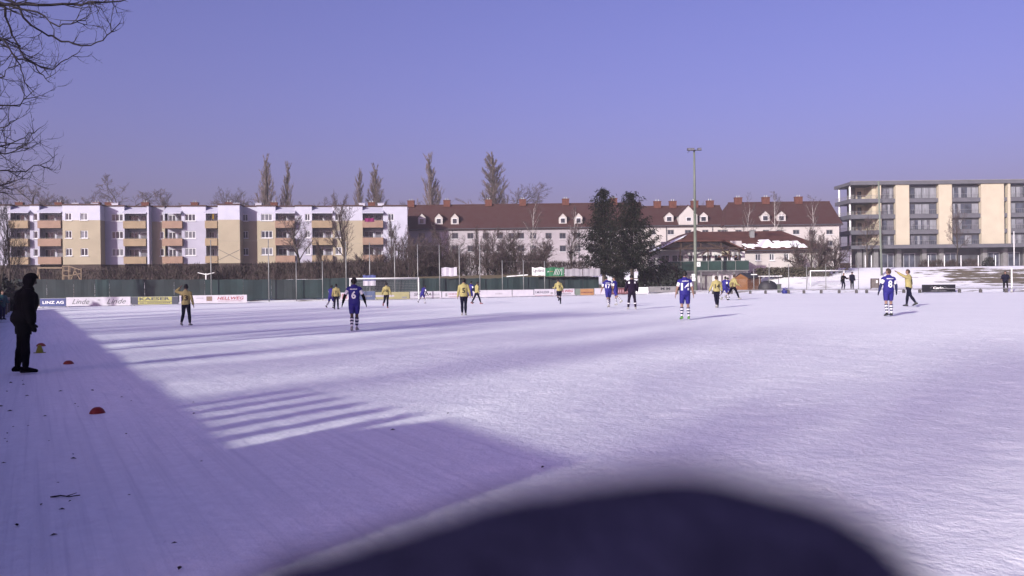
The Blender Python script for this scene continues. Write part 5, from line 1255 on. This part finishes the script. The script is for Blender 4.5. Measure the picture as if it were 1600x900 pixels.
for px, py in spots:
    q = foot(px, py); o = link('dead_leaf', lme); o.location = q + Vector((0, 0, 0.012)); o.rotation_euler = (0, 0, rl.uniform(0, 6.3)); s = rl.uniform(0.25, 0.65) * (0.55 + q.y * 0.05); o.scale = (s, s, s); tag(o, 'small dark dead leaf lying on the trodden snow', 'leaf', 'dead leaves on the snow')
q = foot(100, 779); b = MB(); b.path([(-0.10, 0, 0.012), (-0.03, 0.01, 0.02), (0.04, 0, 0.014), (0.11, 0.02, 0.02)], 0.007, 0.004); b.tube((0.02, 0, 0.018), (0.07, 0.05, 0.03), 0.004, 0.002)
o = b.build('twig', DTW, None); o.location = q; tag(o, 'short dark twig on the shaded snow at the lower left', 'twig')

# ------------------------------------------------------------------ people
SKIN = M('skin', (0.42, 0.25, 0.19), 0.6, 0.08, 6); DSKIN = M('dark_skin', (0.10, 0.06, 0.045), 0.6, 0.08, 6)
HAIR = M('black_hair', (0.012, 0.010, 0.010), 0.7, 0.3, 20); BHAIR = M('brown_hair', (0.07, 0.04, 0.028), 0.7, 0.3, 20)
BLU = M('royal_blue_kit', (0.022, 0.016, 0.26), 0.75, 0.15, 4, 0.3, 18); WKIT = M('white_kit', (1.15, 1.13, 1.2), 0.75, 0.06, 6, 0.2, 18)
YKIT = M('yellow_kit', (0.55, 0.47, 0.19), 0.75, 0.13, 4, 0.3, 18); NAVY = M('navy_cloth', (0.012, 0.012, 0.035), 0.9, 0.2, 5, 0.3, 18, spec=0.08)
BLK = M('black_cloth', (0.006, 0.006, 0.010), 0.95, 0.3, 5, 0.4, 14, spec=0.03); BOOTG = M('green_boots', (0.18, 0.50, 0.09), 0.5, 0.1); BOOTD = M('dark_boots', (0.03, 0.03, 0.035), 0.5, 0.2); BOOTW = M('pale_boots', (0.55, 0.53, 0.50), 0.5, 0.15); BOOTP = M('pink_boots', (0.50, 0.20, 0.20), 0.5, 0.1)
PRP = M('dark_purple_tracksuit', (0.022, 0.012, 0.035), 0.9, 0.2, 5, 0.3, spec=0.08); TEAL = M('teal_jacket', (0.03, 0.12, 0.14), 0.75, 0.3, 4); GLOVE = M('dark_green_gloves', (0.015, 0.05, 0.045), 0.8, 0.1); DBLUE = M('dark_blue_cloth', (0.02, 0.025, 0.12), 0.8, 0.2)
NUMY = M('dark_number_print', (0.05, 0.04, 0.03), 0.7, 0.1)
def ring(c, ex, ey, rx, ry, n=14): return [c + ex * (rx * math.cos(6.2832 * i / n)) + ey * (ry * math.sin(6.2832 * i / n)) for i in range(n)]
def limb_loft(b, a, c, prof, n=10):
    d = (c - a); ax = d.normalized(); e = ax.orthogonal().normalized(); g = ax.cross(e); L = d.length
    R = [ring(a - ax * prof[0][1] * 0.8, e, g, prof[0][1] * 0.5, prof[0][1] * 0.5, n)]
    R += [ring(a + ax * (L * t), e, g, r, r, n) for t, r in prof]
    R.append(ring(c + ax * prof[-1][1] * 0.8, e, g, prof[-1][1] * 0.5, prof[-1][1] * 0.5, n)); b.rings(R)
PN = [0]
def person(label, px, py, H, kit, yaw=0.0, legs=((5, 0, 3), (-5, 0, 3)), arms=((0, 12, 12), (0, 12, 12)), lean=0.0, tilt=0.0, head=(0.0, 0.0), bulk=1.0, number=None, nsize=0.26, name_mark=False, group='players on the pitch', cat='person', loc=None, stance=0.0, voxel=0.0135):
    """legs: (hip flex, abduction, knee flex) right then left in degrees; arms: (flex, abduction, elbow) or two direction vectors; faces +Y before yaw"""
    k = H / 1.78; q = foot(px, py) if loc is None else Vector(loc); D2R = math.radians; b = MB(); bones = []
    pel = Vector((0, 0, 0)); RL = Matrix.Rotation(D2R(-lean), 3, 'X') @ Matrix.Rotation(D2R(tilt), 3, 'Y')
    T = lambda x, y, z: RL @ (Vector((x, y, z)) * k)
    ex, ey = RL @ Vector((1, 0, 0)), RL @ Vector((0, 1, 0))
    B_ = bulk
    tor = [(-0.13, .05, .06, 0), (-0.10, .125, .095, 0), (-0.02, .168 * B_, .118 * B_, -.01), (0.06, .165 * B_, .115 * B_, -.005), (0.16, .150 * B_, .104 * B_, 0), (0.28, .160 * B_, .110 * B_, .005), (0.38, .178 * B_, .116 * B_, .0), (0.47, .182 * B_, .104 * B_, -.01), (0.525, .135, .085, -.015), (0.565, .075, .066, -.01), (0.61, .058, .060, .0), (0.66, .056, .060, .012)]
    b.rings([ring(T(0, yo, z), ex, ey, rx * k, ry * k) for z, rx, ry, yo in tor])
    bones += [('pelvis', T(0, 0, -0.08), T(0, 0, 0.06), .14 * k), ('torso', T(0, 0, 0.06), T(0, 0, 0.46), .15 * k), ('neck', T(0, 0, 0.56), T(0, 0.01, 0.64), .055 * k)]
    HR = RL @ Matrix.Rotation(D2R(head[0]), 3, 'Z') @ Matrix.Rotation(D2R(-head[1]), 3, 'X'); hc = T(0, 0.02, 0.745)
    hp = lambda x, y, z: hc + HR @ (Vector((x, y, z)) * k)
    b.ell(hc, .077 * k, .098 * k, .118 * k, 16, 12, HR); b.ell(hp(0, .030, -.062), .055 * k, .062 * k, .055 * k, 12, 8, HR)
    b.ell(hp(0, .103, -.012), .014 * k, .020 * k, .026 * k, 8, 6, HR)
    for s in (-1, 1): b.ell(hp(s * .079, -.005, -.005), .012 * k, .022 * k, .033 * k, 8, 6, HR)
    bones.append(('head', hp(0, 0, -.05), hp(0, 0, .05), .085 * k))
    low = []
    for s, (hf, ab, kf) in zip((1, -1), legs):
        hip = Vector((s * 0.092 * k, 0, -0.03 * k)); d1 = Vector((s * math.sin(D2R(ab)), math.sin(D2R(hf)) * math.cos(D2R(ab)), -math.cos(D2R(hf)) * math.cos(D2R(ab)))).normalized()
        kn = hip + d1 * (.435 * k); be = hf - kf
        d2 = Vector((s * math.sin(D2R(ab)) * 0.7, math.sin(D2R(be)), -math.cos(D2R(be)))).normalized(); an = kn + d2 * (.42 * k)
        limb_loft(b, hip, kn, [(0, .088 * k), (.25, .086 * k), (.6, .070 * k), (.88, .056 * k), (1, .055 * k)]); limb_loft(b, kn, an, [(0, .053 * k), (.12, .053 * k), (.32, .058 * k), (.6, .046 * k), (.88, .034 * k), (1, .036 * k)])
        fb = be * 0.6 if be < 0 else be * 0.2
        fdir = Vector((s * 0.12, math.cos(D2R(fb)), math.sin(D2R(fb)))).normalized(); fu = fdir.cross(Vector((1, 0, 0))).normalized() * -1
        if fu.z < 0: fu = -fu
        fr = fdir.cross(fu).normalized(); heel = an - fdir * (.07 * k) - fu * (.042 * k)
        prof = [(-.01, .022, .022), (.02, .036, .04), (.08, .038, .045), (.14, .042, .036), (.20, .046, .026), (.245, .036, .020), (.265, .018, .012)]
        b.rings([ring(heel + fdir * (t * k) + fu * ((rz_ - .035) * k), fr, fu, rx * k, rz_ * k, 10) for t, rx, rz_ in prof])
        bones += [('thigh%d' % s, hip, kn, .075 * k), ('shin%d' % s, kn, an, .047 * k), ('foot%d' % s, heel + fdir * .02 * k, heel + fdir * .22 * k, .04 * k)]
        low.append(min((heel - fu * (.035 * k)).z, (heel + fdir * .2 * k - fu * .035 * k).z) - .035 * k)
    for s, arm in zip((1, -1), arms):
        sh_ = T(s * .178 * B_ ** .5, -.005, 0.468)
        if len(arm) == 3:
            fl, ab, el = arm; d1 = Vector((s * math.sin(D2R(ab)), math.sin(D2R(fl)) * math.cos(D2R(ab)), -math.cos(D2R(fl)) * math.cos(D2R(ab)))); f2 = fl + el; a2 = ab * .55
            d2 = Vector((s * math.sin(D2R(a2)), math.sin(D2R(f2)) * math.cos(D2R(a2)), -math.cos(D2R(f2)) * math.cos(D2R(a2))))
        else: d1, d2 = Vector(arm[0]).normalized(), Vector(arm[1]).normalized()
        elb = sh_ + d1 * (.285 * k); wr = elb + d2 * (.25 * k)
        limb_loft(b, T(s * .10, 0, .475), sh_, [(0, .07 * k), (1, .062 * k * B_ ** .5)]); limb_loft(b, sh_, elb, [(0, .058 * k * B_), (.3, .053 * k * B_), (.75, .043 * k * B_), (1, .041 * k * B_)]); limb_loft(b, elb, wr, [(0, .041 * k * B_), (.25, .041 * k * B_), (.7, .032 * k * B_), (1, .026 * k)])
        hx = d2.cross(Vector((0, 0, 1))); hx = hx.normalized() if hx.length > .1 else Vector((0, 1, 0)); fwd_ = Vector((0, 1, 0)) - d2 * d2.y
        fwd_ = fwd_.normalized() if fwd_.length > .2 else hx; thk = d2.cross(fwd_).normalized()
        pc = wr + d2 * (.05 * k); b.rings([ring(wr + d2 * (t * k), fwd_, thk, rx * k, ry * k, 10) for t, rx, ry in ((-.01, .022, .018), (.03, .036, .017), (.075, .042, .015), (.095, .036, .012))])
        for i, L in enumerate((.072, .080, .074, .058)):
            p0 = wr + d2 * (.088 * k) + fwd_ * ((.030 - .020 * i) * k); cu = thk * (-s * .25)
            p1 = p0 + (d2 + cu * .5).normalized() * (L * .55 * k); p2 = p1 + (d2 + cu * 2).normalized() * (L * .45 * k)
            limb_loft(b, p0, p1, [(0, .0095 * k), (1, .009 * k)], 7); limb_loft(b, p1, p2, [(0, .009 * k), (1, .0075 * k)], 7)
        t0 = wr + d2 * (.035 * k) + fwd_ * (.028 * k); t1 = t0 + (fwd_ * .8 + d2 * .7).normalized() * (.04 * k); limb_loft(b, t0, t1, [(0, .012 * k), (1, .010 * k)], 7); limb_loft(b, t1, t1 + (d2 + fwd_ * .2).normalized() * (.03 * k), [(0, .010 * k), (1, .008 * k)], 7)
        bones += [('clav%d' % s, T(s * .08, 0, .46), sh_, .07 * k), ('uarm%d' % s, sh_, elb, .048 * k), ('farm%d' % s, elb, wr, .035 * k), ('hand%d' % s, wr + d2 * .03 * k, wr + d2 * .16 * k, .02 * k)]
    # one continuous surface
    me0 = b.mesh('tmp', SKIN); ob = bpy.data.objects.new('tmp', me0); COL.objects.link(ob)
    md = ob.modifiers.new('r', 'REMESH'); md.mode = 'VOXEL'; md.voxel_size = voxel
    ms = ob.modifiers.new('s', 'SMOOTH'); ms.factor = 0.5; ms.iterations = 3
    dg = bpy.context.evaluated_depsgraph_get(); me = bpy.data.meshes.new_from_object(ob.evaluated_get(dg)); bpy.data.objects.remove(ob); bpy.data.meshes.remove(me0)
    nv = len(me.vertices); V = np.zeros(nv * 3); me.vertices.foreach_get('co', V); V = V.reshape(-1, 3)
    N = np.zeros(nv * 3); me.vertices.foreach_get('normal', N); N = N.reshape(-1, 3)
    Fs = [tuple(p.vertices) for p in me.polygons]; Fa = np.array([f if len(f) == 4 else (*f, f[-1]) for f in Fs]); C = V[Fa].mean(1)
    dist = []; tt = []
    for _, a, c, r in bones:
        a = np.array(a); d = np.array(c) - a; t = np.clip(((C - a) @ d) / (d @ d), 0, 1); dist.append(np.linalg.norm(C - (a + t[:, None] * d), axis=1) - r); tt.append(t)
    lab = np.argmin(np.array(dist), 0); tpar = np.array(tt)[lab, np.arange(len(C))]; names = np.array([x[0].rstrip('-1') for x in bones])[lab]; full = np.array([x[0] for x in bones])[lab]
    dz = -min(low)
    V[:, 2] += dz; C[:, 2] += dz; hcz = hc + Vector((0, 0, dz))
    me.vertices.foreach_set('co', V.ravel())
    e = empty('person', q, label, cat, group, D2R(yaw))
    me.name = 'body'; me.materials.clear(); me.materials.append(kit.get('skin', SKIN)); me.polygons.foreach_set('use_smooth', [True] * len(Fs)); me.update(); link('body', me, e)
    def shellpart(name, mask, th_, mat, fuzz=0.0, offs=None):
        ids = np.nonzero(mask)[0]
        if len(ids) == 0: return None
        fa = Fa[ids]; u, inv = np.unique(fa, return_inverse=True); inv = inv.reshape(fa.shape)
        o = th_ + (fuzz * np.array([noise.noise(Vector(V[i] * 9)) for i in u]) if fuzz else 0)
        P = V[u] + N[u] * (o[:, None] if fuzz else o)
        if offs is not None: P = offs(P)
        m_ = bpy.data.meshes.new(name); m_.from_pydata(P.tolist(), [], [tuple(dict.fromkeys(f)) for f in inv.tolist()]); m_.materials.append(mat); m_.polygons.foreach_set('use_smooth', [True] * len(m_.polygons)); m_.update()
        return link(name, m_, e)
    isn = lambda *a: np.isin(names, a)
    hl = (C - np.array(hcz)) @ np.array(HR)             # head space
    pz = (C[:, 2] - dz)
    jer = isn('torso', 'clav') | (isn('pelvis') & (tpar > .35)) | (isn('thigh') & (pz > 0.0 * k) )
    parts_ = kit['parts']
    for pn in parts_:
        nm, mat, th_ = pn
        if nm == 'jersey': jo = shellpart('jersey', jer, th_ * k, mat, .006 * k)
        elif nm == 'long_coat': jo = shellpart('coat', jer | isn('pelvis') | (isn('thigh') & (tpar < .55)) | isn('uarm') | (isn('farm') & (tpar < .97)), th_ * k, mat, .012 * k)
        elif nm == 'jacket': jo = shellpart('jacket', jer | isn('pelvis') | isn('uarm') | (isn('farm') & (tpar < .97)), th_ * k, mat, .010 * k)
        elif nm == 'sleeve':
            for s in ('1', '-1'): shellpart('sleeve', (full == 'uarm' + s) & (tpar < .72), th_ * k, mat)
        elif nm == 'long_sleeve':
            for s in ('1', '-1'): shellpart('sleeve', (full == 'uarm' + s) | ((full == 'farm' + s) & (tpar < .96)), th_ * k, mat, .005 * k)
        elif nm == 'under_sleeve':
            for s in ('1', '-1'): shellpart('under_sleeve', ((full == 'uarm' + s) & (tpar > .68)) | ((full == 'farm' + s) & (tpar < .96)), th_ * k, mat)
        elif nm == 'glove':
            for s in ('1', '-1'): shellpart('glove', (full == 'hand' + s) | ((full == 'farm' + s) & (tpar > .9)), th_ * k, mat)
        elif nm == 'shorts': shellpart('shorts', isn('pelvis') | (isn('thigh') & (tpar < .80)), th_ * k, mat, .006 * k)
        elif nm == 'trousers': shellpart('trousers', isn('pelvis', 'thigh') | (isn('shin') & (tpar < .93)), th_ * k, mat, .006 * k)
        elif nm == 'sock':
            for s in ('1', '-1'):
                m_ = (full == 'shin' + s) & (tpar > .12); o = shellpart('sock', m_, th_ * k, mat[0])
                st = m_ & (np.floor((tpar - .12) / .13).astype(int) % 2 == (0 if s == '1' else 0))
                so = shellpart('sock_stripe', st & (tpar < .80), (th_ + .004) * k, mat[1])
                if so and o: so.parent = o
        elif nm == 'cuff':
            for s in ('1', '-1'): shellpart('reflective_cuff', (full == 'shin' + s) & (tpar > .38) & (tpar < .5), th_ * k, mat)
        elif nm == 'boot':
            for s in ('1', '-1'): shellpart('boot', (full == 'foot' + s) | ((full == 'shin' + s) & (tpar > .93)), th_ * k, mat)
        elif nm == 'hair': shellpart('hair', isn('head') & ((hl[:, 2] > .035 * k) | ((hl[:, 1] < -.01 * k) & (hl[:, 2] > -.075 * k))) & ~((hl[:, 1] > .055 * k) & (hl[:, 2] < .06 * k)), th_ * k, mat, .012 * k)
        elif nm == 'hat': shellpart('woollen_hat', isn('head') & (hl[:, 2] > .005 * k), th_ * k, mat, .008 * k)
        elif nm == 'hood': shellpart('hood', (isn('head') & ((hl[:, 1] < .055 * k) | (hl[:, 2] > .06 * k))) | isn('neck'), th_ * k, mat, .012 * k)
        elif nm == 'yoke': shellpart('shoulder_stripe', (isn('clav', 'torso')) & (pz > .40 * k) & (pz < .475 * k) & (np.abs(C[:, 0]) > .10 * k) & (np.abs(C[:, 0]) < .17 * k), th_ * k, mat)
    for s in (-1, 1):
        m_ = MB(); m_.ell(hcz + HR @ (Vector((s * .030, .088, .008)) * k), .012 * k, .010 * k, .008 * k, 8, 6); m_.build('eye', BOOTD, e)
    m_ = MB(); m_.ell(hcz + HR @ (Vector((0, .088, -.068)) * k), .024 * k, .010 * k, .006 * k, 8, 6); m_.build('mouth', M('lips', (0.30, 0.12, 0.10), 0.6, 0.1), e)
    if number or name_mark:
        bv = BVHTree.FromPolygons([Vector(v) for v in V], Fs)
        def wrap(bm_, nm, mat):
            out = []
            for x, y, z in bm_.v:
                h = bv.ray_cast(Vector((x, -1.0, z)), Vector((0, 1, 0)))[0]
                out.append((x, (h.y if h else -.12 * k) - .056 * k, z))
            bm_.v = out; return bm_.build(nm, mat, e)
        cz = (RL @ Vector((0, 0, .27 * k))).z + dz; cx = (RL @ Vector((0, 0, .27 * k))).x
        if number:
            w = nsize * .58 * len(number) * k; w = w * (.62 if number == '1' else 1); bm_ = MB()
            add_text(bm_, number, cx - w / 2, cx + w / 2, cz - nsize * .52 * k, cz + nsize * .48 * k, 0, 0, .03); wrap(bm_, 'back_number', kit['num'])
        if name_mark:
            rr = random.Random(PN[0]); bm_ = MB(); x = -.125 * k; z = cz + nsize * .66 * k
            while x < .12 * k:
                w = rr.uniform(.012, .024) * k; hh = rr.uniform(.028, .04) * k; bm_.quad((cx + x, 0, z), (cx + x + w, 0, z), (cx + x + w, 0, z + hh), (cx + x, 0, z + hh)); x += w + .007 * k
            wrap(bm_, 'name_mark', kit['num'])
    PN[0] += 1
    return e
def kblue(skin=SKIN, boot=BOOTW, under=NAVY, glove=None, hair=HAIR):
    p = [('shorts', BLU, .026), ('jersey', BLU, .030), ('sleeve', WKIT, .014), ('sock', (WKIT, DBLUE), .010), ('boot', boot, .010), ('hair', hair, .018)]
    if under: p.append(('under_sleeve', under, .012))
    if glove: p.append(('glove', glove, .008))
    return dict(parts=p, skin=skin, num=WKIT)
def kyel(skin=SKIN, boot=BOOTW, glove=None, hair=HAIR, pants=NAVY, short=False):
    p = [('jersey', YKIT, .032), ('long_sleeve', YKIT, .022), ('boot', boot, .010), ('hair', hair, .018)]
    p += [('shorts', pants, .028), ('sock', (pants, pants), .010)] if short else [('trousers', pants, .018)]
    if glove: p.append(('glove', glove, .008))
    return dict(parts=p, skin=skin, num=NUMY)
def kspec(top, legs=BLK, boot=BOOTD, head='hair', hm=HAIR, coat='jacket', skin=SKIN):
    return dict(parts=[('trousers', legs, .022), (coat, top, .040), ('boot', boot, .014), (head, hm, .022), ], skin=skin, num=WKIT)
def hgt(px, py, top): # real height from the picture
    q = foot(px, py); return (py - top) / F * q.y
SP = 'spectators'
person('person in black hooded coat standing side-on at the left edge', 38, 584, hgt(38, 584, 434), dict(parts=[('trousers', BLK, .022), ('long_coat', BLK, .045), ('boot', BLK, .014), ('hood', BLK, .030), ('glove', BLK, .010)], skin=DSKIN, num=WKIT), -58, ((3, 2, 4), (-6, 3, 2)), ((3, 8, 10), (0, 9, 8)), 8, 0, (6, 16), 1.42, group=SP, voxel=0.011)
person('person in teal jacket half hidden behind the black coated one', 4, 500, 1.72, kspec(TEAL, DBLUE, BOOTD, 'hair', BHAIR), -120, ((6, 3, 4), (-4, 3, 4)), ((25, 12, 60), (10, 12, 40)), 2, group=SP, bulk=1.1)
person('yellow player numbered thirteen with a hand raised to the head', 291, 509.5, 1.74, kyel(boot=BOOTW), 0, ((4, 5, 4), (2, 5, 26)), ((2, 16, 10), ((-.75, .1, .25), (.75, -.1, .62))), 2, 0, (10, 0), number='13', nsize=.24, bulk=1.04)
person('blue player numbered six walking away with arms held out', 554, 517.5, hgt(554, 517.5, 437), kblue(DSKIN, BOOTW, BLK, GLOVE), 4, ((10, -2, 8), (-8, -2, 14)), ((2, 27, 14), (0, 30, 10)), 2, 0, (0, 2), 1.06, '6', .27, True)
person('yellow player next to a blue one, left of the goal', 525.5, 484, 1.70, kyel(boot=BOOTD), 0, ((6, 2, 6), (-2, 2, 10)), ((0, 16, 16), (0, 16, 16)), 2, number='7', nsize=.22)
person('blue player running beside a yellow one, left of the goal', 517, 482, 1.70, kblue(DSKIN, BOOTD), -25, ((28, 2, 40), (-14, 2, 34)), ((-20, 14, 50), (24, 14, 60)), 8)
person('yellow player in front of the goal with one leg kicked back', 604, 482, 1.74, kyel(boot=BOOTP), 0, ((4, -2, 6), (-4, 6, 62)), ((-6, 20, 30), (6, 20, 30)), 4, number='10', nsize=.2)
person('blue player stooping at the right goal post', 660, 474.5, 1.62, kblue(SKIN, BOOTW), -30, ((26, 4, 30), (-16, 6, 36)), ((-10, 24, 40), (16, 16, 40)), 26, 6, (0, -10))
person('yellow player numbered five seen from behind', 725, 493.5, hgt(725, 493.5, 437.5), kyel(boot=BOOTW), 2, ((5, -1, 6), (-5, -1, 10)), ((-4, 20, 24), (2, 16, 14)), 3, 0, (0, 8), 1.10, '5', .26)
person('blue player half hidden by the yellow number five', 735, 474, 1.78, kblue(SKIN, BOOTD), -35, ((20, 2, 24), (-20, 8, 40)), ((-10, 20, 40), (16, 16, 40)), 10)
person('yellow player striding right of the yellow number five', 745, 475.5, 1.72, kyel(boot=BOOTP), -60, ((24, 3, 8), (-22, 3, 12)), ((-14, 14, 40), (20, 14, 50)), 4)
person('yellow player running before the board with red capitals', 874, 475.5, 1.76, kyel(boot=BOOTD, short=True), 12, ((16, 2, 20), (-6, 4, 74)), ((-26, 18, 60), (22, 18, 70)), 10, -4, (20, 4), number='7', nsize=.22)
person('blue player numbered seventeen leaning left while running', 951, 481, 1.82, kblue(SKIN, BOOTW, None), 4, ((14, -3, 12), (-8, -3, 26)), ((-4, 22, 30), (6, 18, 24)), 14, -8, (0, 14), 1.06, '17', .24, True)
person('blue player turned towards number seventeen', 962, 477.5, 1.74, kblue(SKIN, BOOTW, None, None, BHAIR), 52, ((8, 2, 16), (-26, 4, 26)), ((10, 14, 40), (-10, 14, 30)), 6, 0, (30, 0))
person('man in dark tracksuit standing with feet apart before the white board', 987.5, 484, 1.80, dict(parts=[('trousers', PRP, .020), ('jacket', PRP, .036), ('yoke', WKIT, .046), ('cuff', WKIT, .028), ('boot', BOOTW, .012), ('hair', HAIR, .018)], skin=SKIN, num=WKIT), 0, ((2, 8, 2), (2, 8, 2)), ((6, 18, 30), (6, 18, 30)), 3, 0, (0, 18), 1.18)
person('blue player numbered fourteen with green boots before the clubhouse', 1070.5, 500, hgt(1070, 500, 426.5), kblue(SKIN, BOOTG, None), 0, ((3, 4, 3), (-3, 4, 8)), ((2, 20, 8), (2, 20, 8)), 1, 0, (0, 2), 1.10, '14', .28, True)
person('yellow player numbered fourteen jogging away', 1120, 481.5, hgt(1120, 481.5, 433), kyel(boot=BOOTW, glove=BLK, hair=BHAIR), 2, ((5, -2, 6), (-3, -2, 26)), ((4, 22, 20), (4, 26, 24)), 3, 0, (0, 0), 1.08, '14', .24)
person('blue player running right of the yellow number fourteen', 1132, 469.5, 1.72, kblue(SKIN, BOOTD), -50, ((30, 2, 30), (-28, 2, 30)), ((-20, 14, 60), (26, 14, 60)), 10, group='players on the pitch')
person('blue player farthest away between two yellow ones', 1137.5, 465.5, 1.62, kblue(SKIN, BOOTD), -10, ((8, 2, 8), (-8, 2, 20)), ((0, 20, 30), (0, 20, 30)), 4)
person('yellow player with wide stride and open arms before the shed', 1146, 468.5, 1.86, kyel(boot=BOOTW, hair=BHAIR), -70, ((30, 4, 10), (-32, 4, 16)), ((10, 20, 50), (-20, 30, 40)), 6, 0, (0, 0), 1.05)
person('blue player numbered eight walking away at the right', 1388.5, 494.5, hgt(1388, 494.5, 423), kblue(SKIN, BOOTD, DBLUE, NAVY, BHAIR), 0, ((6, 3, 6), (-6, 3, 8)), ((6, 24, 18), (0, 24, 10)), 2, 2, (38, 0), 1.10, '8', .28, True)
person('yellow player numbered nine pointing to the left with one arm up', 1420, 479.5, hgt(1420, 479.5, 423), kyel(boot=BOOTD, hair=BHAIR), 42, ((14, 3, 6), (-20, 3, 16)), ((-8, 10, 20), ((-.55, .62, .42), (-.62, .55, .55))), 1, 0, (22, 0), 1.06, '9', .24)
person('dark clad spectator leaning on the barrier by the small goal', 1317, 453, 1.72, kspec(BLK, NAVY, BOOTD, 'hair', BHAIR), 200, ((10, 4, 20), (20, 4, 34)), ((30, 30, 70), (30, 30, 70)), 10, group=SP, bulk=1.15)
s2 = person('dark clad spectator with cap standing straight by the small goal', 1331.5, 452.5, 1.84, kspec(NAVY, BLK, BOOTD, 'hat', BLK), 185, ((2, 3, 2), (-2, 3, 2)), ((4, 10, 14), (4, 10, 14)), 0, group=SP, bulk=1.1)
person('spectator in dark jacket with one foot up beside the white goal post', 1571, 452.5, 1.90, kspec(NAVY, BLK, BOOTD, 'hair', HAIR), 150, ((0, 3, 0), (62, 6, 70)), ((14, 16, 60), (14, 16, 60)), 2, group=SP, bulk=1.2, loc=gp(1571, 81))
# guests on the clubhouse terrace
zt_ = zdeck + 0.16
for i, (px, mat, hm, lab) in enumerate(((1124, BLK, HAIR, 'dark clad guest on the clubhouse terrace, left of the other two'), (1143, WKIT, HAIR, 'guest in white top on the clubhouse terrace'), (1150, BLK, BHAIR, 'dark clad guest at the right end of the clubhouse terrace'))):
    person(lab, px, 408, 1.72, kspec(mat, BLK, BOOTD, 'hair', hm), 175 + 20 * i, group='guests on the clubhouse terrace', loc=(xat(px, CY - 0.7), CY - 0.7, zt_), arms=((30, 16, 60), (20, 16, 50)), voxel=0.018)

# ------------------------------------------------------------------ gloved hand of the photographer in front of the lens
HD = 0.060; hb = MB()
hq = lambda px, py, d: CAM + ray(px, py) * d
WOOL = M('navy_wool_glove', (0.048, 0.044, 0.125), 0.95, 0.35, 160, 0.9, 500, spec=0.02)
def cap(b, pts, rs, n=14):
    for (a, ra), (c, rc) in zip(zip(pts, rs), zip(pts[1:], rs[1:])): limb_loft(b, Vector(a), Vector(c), [(0, ra), (.5, (ra + rc) / 2), (1, rc)], n)
    for p, r in zip(pts, rs): b.ell(p, r, r, r, n, 8)
# index finger lies across the bottom of the frame, tip to the right; the other fingers and the palm stay below the frame
cap(hb, [hq(250, 1260, .066), hq(560, 1135, .063), hq(850, 1042, .060), hq(1080, 1004, .058), hq(1215, 1024, .057)], [.0135, .0132, .0126, .0120, .0112])
cap(hb, [hq(380, 1560, .074), hq(760, 1420, .066), hq(1010, 1380, .064)], [.0135, .0130, .0115])
cap(hb, [hq(350, 1900, .082), hq(720, 1780, .072), hq(930, 1750, .070)], [.0130, .0125, .0110])
cap(hb, [hq(330, 2220, .090), hq(660, 2110, .080), hq(820, 2080, .078)], [.0120, .0112, .0100])
cap(hb, [hq(200, 1750, .080), hq(420, 1800, .058), hq(640, 1700, .048)], [.0150, .0130, .0105])
hb.ell(hq(180, 1800, .092), .026, .024, .042, 18, 12); cap(hb, [hq(100, 2300, .105), hq(0, 3000, .14)], [.030, .034])
hb.ell(hq(612, 872, .0625), .0020, .0020, .0022, 10, 8)
rgk = random.Random(2)
for k in range(26):      # uneven knit
    px_ = 420 + k * 38; hb.ell(hq(px_, 905 - 110 * math.sin(min(1, (px_ - 380) / 700) * 1.5) + (px_ > 1240) * (px_ - 1240) * 0.5 + rgk.uniform(0, 55), .060), .0026, .0030, rgk.uniform(.0012, .0024), 10, 6)
me0 = hb.mesh('tmp', WOOL); ob = bpy.data.objects.new('tmp', me0); COL.objects.link(ob)
md = ob.modifiers.new('r', 'REMESH'); md.mode = 'VOXEL'; md.voxel_size = 0.0016
sm = ob.modifiers.new('s', 'SMOOTH'); sm.factor = 0.5; sm.iterations = 4
me = bpy.data.meshes.new_from_object(ob.evaluated_get(bpy.context.evaluated_depsgraph_get())); bpy.data.objects.remove(ob)
me.name = 'glove'; me.materials.clear(); me.materials.append(WOOL); me.polygons.foreach_set('use_smooth', [True] * len(me.polygons))
o_ = hq(100, 2300, .105); 
for v in me.vertices: v.co -= o_
e = empty('gloved_hand', o_, 'dark woollen gloved finger of the photographer blurred across the bottom of the picture', 'glove')
link('glove', me, e)
rg = random.Random(6); fz = []
for p in rg.sample(list(me.polygons), min(2600, len(me.polygons))):
    c = p.center; nn = (p.normal + Vector((rg.gauss(0, .6), rg.gauss(0, .6), rg.gauss(0, .6)))).normalized(); L = rg.uniform(.0008, .0024); fz.append((tuple(c), tuple(c + nn * L), .00012, .00005))
fo = link('wool_fuzz', seg_mesh(fz, 'wool_fuzz', WOOL, 3), e); fo['kind'] = 'stuff'

# ------------------------------------------------------------------ winter haze
hz = MB(); hz.box(-2600, 2600, -700, 3100, -2.5, 45); ho = hz.build('haze', [], None)
hm = bpy.data.materials.new('winter_haze'); hm.use_nodes = True; hn = hm.node_tree; hn.nodes.clear()
pv = hn.nodes.new('ShaderNodeVolumePrincipled'); pv.inputs['Density'].default_value = 0.0004; pv.inputs['Color'].default_value = (0.86, 0.84, 0.95, 1); pv.inputs['Anisotropy'].default_value = 0.0
mo = hn.nodes.new('ShaderNodeOutputMaterial'); hn.links.new(pv.outputs[0], mo.inputs['Volume'])
ho.data.materials.append(hm); tag(ho, 'thin winter haze over the pitch and houses', None, None, 'stuff')
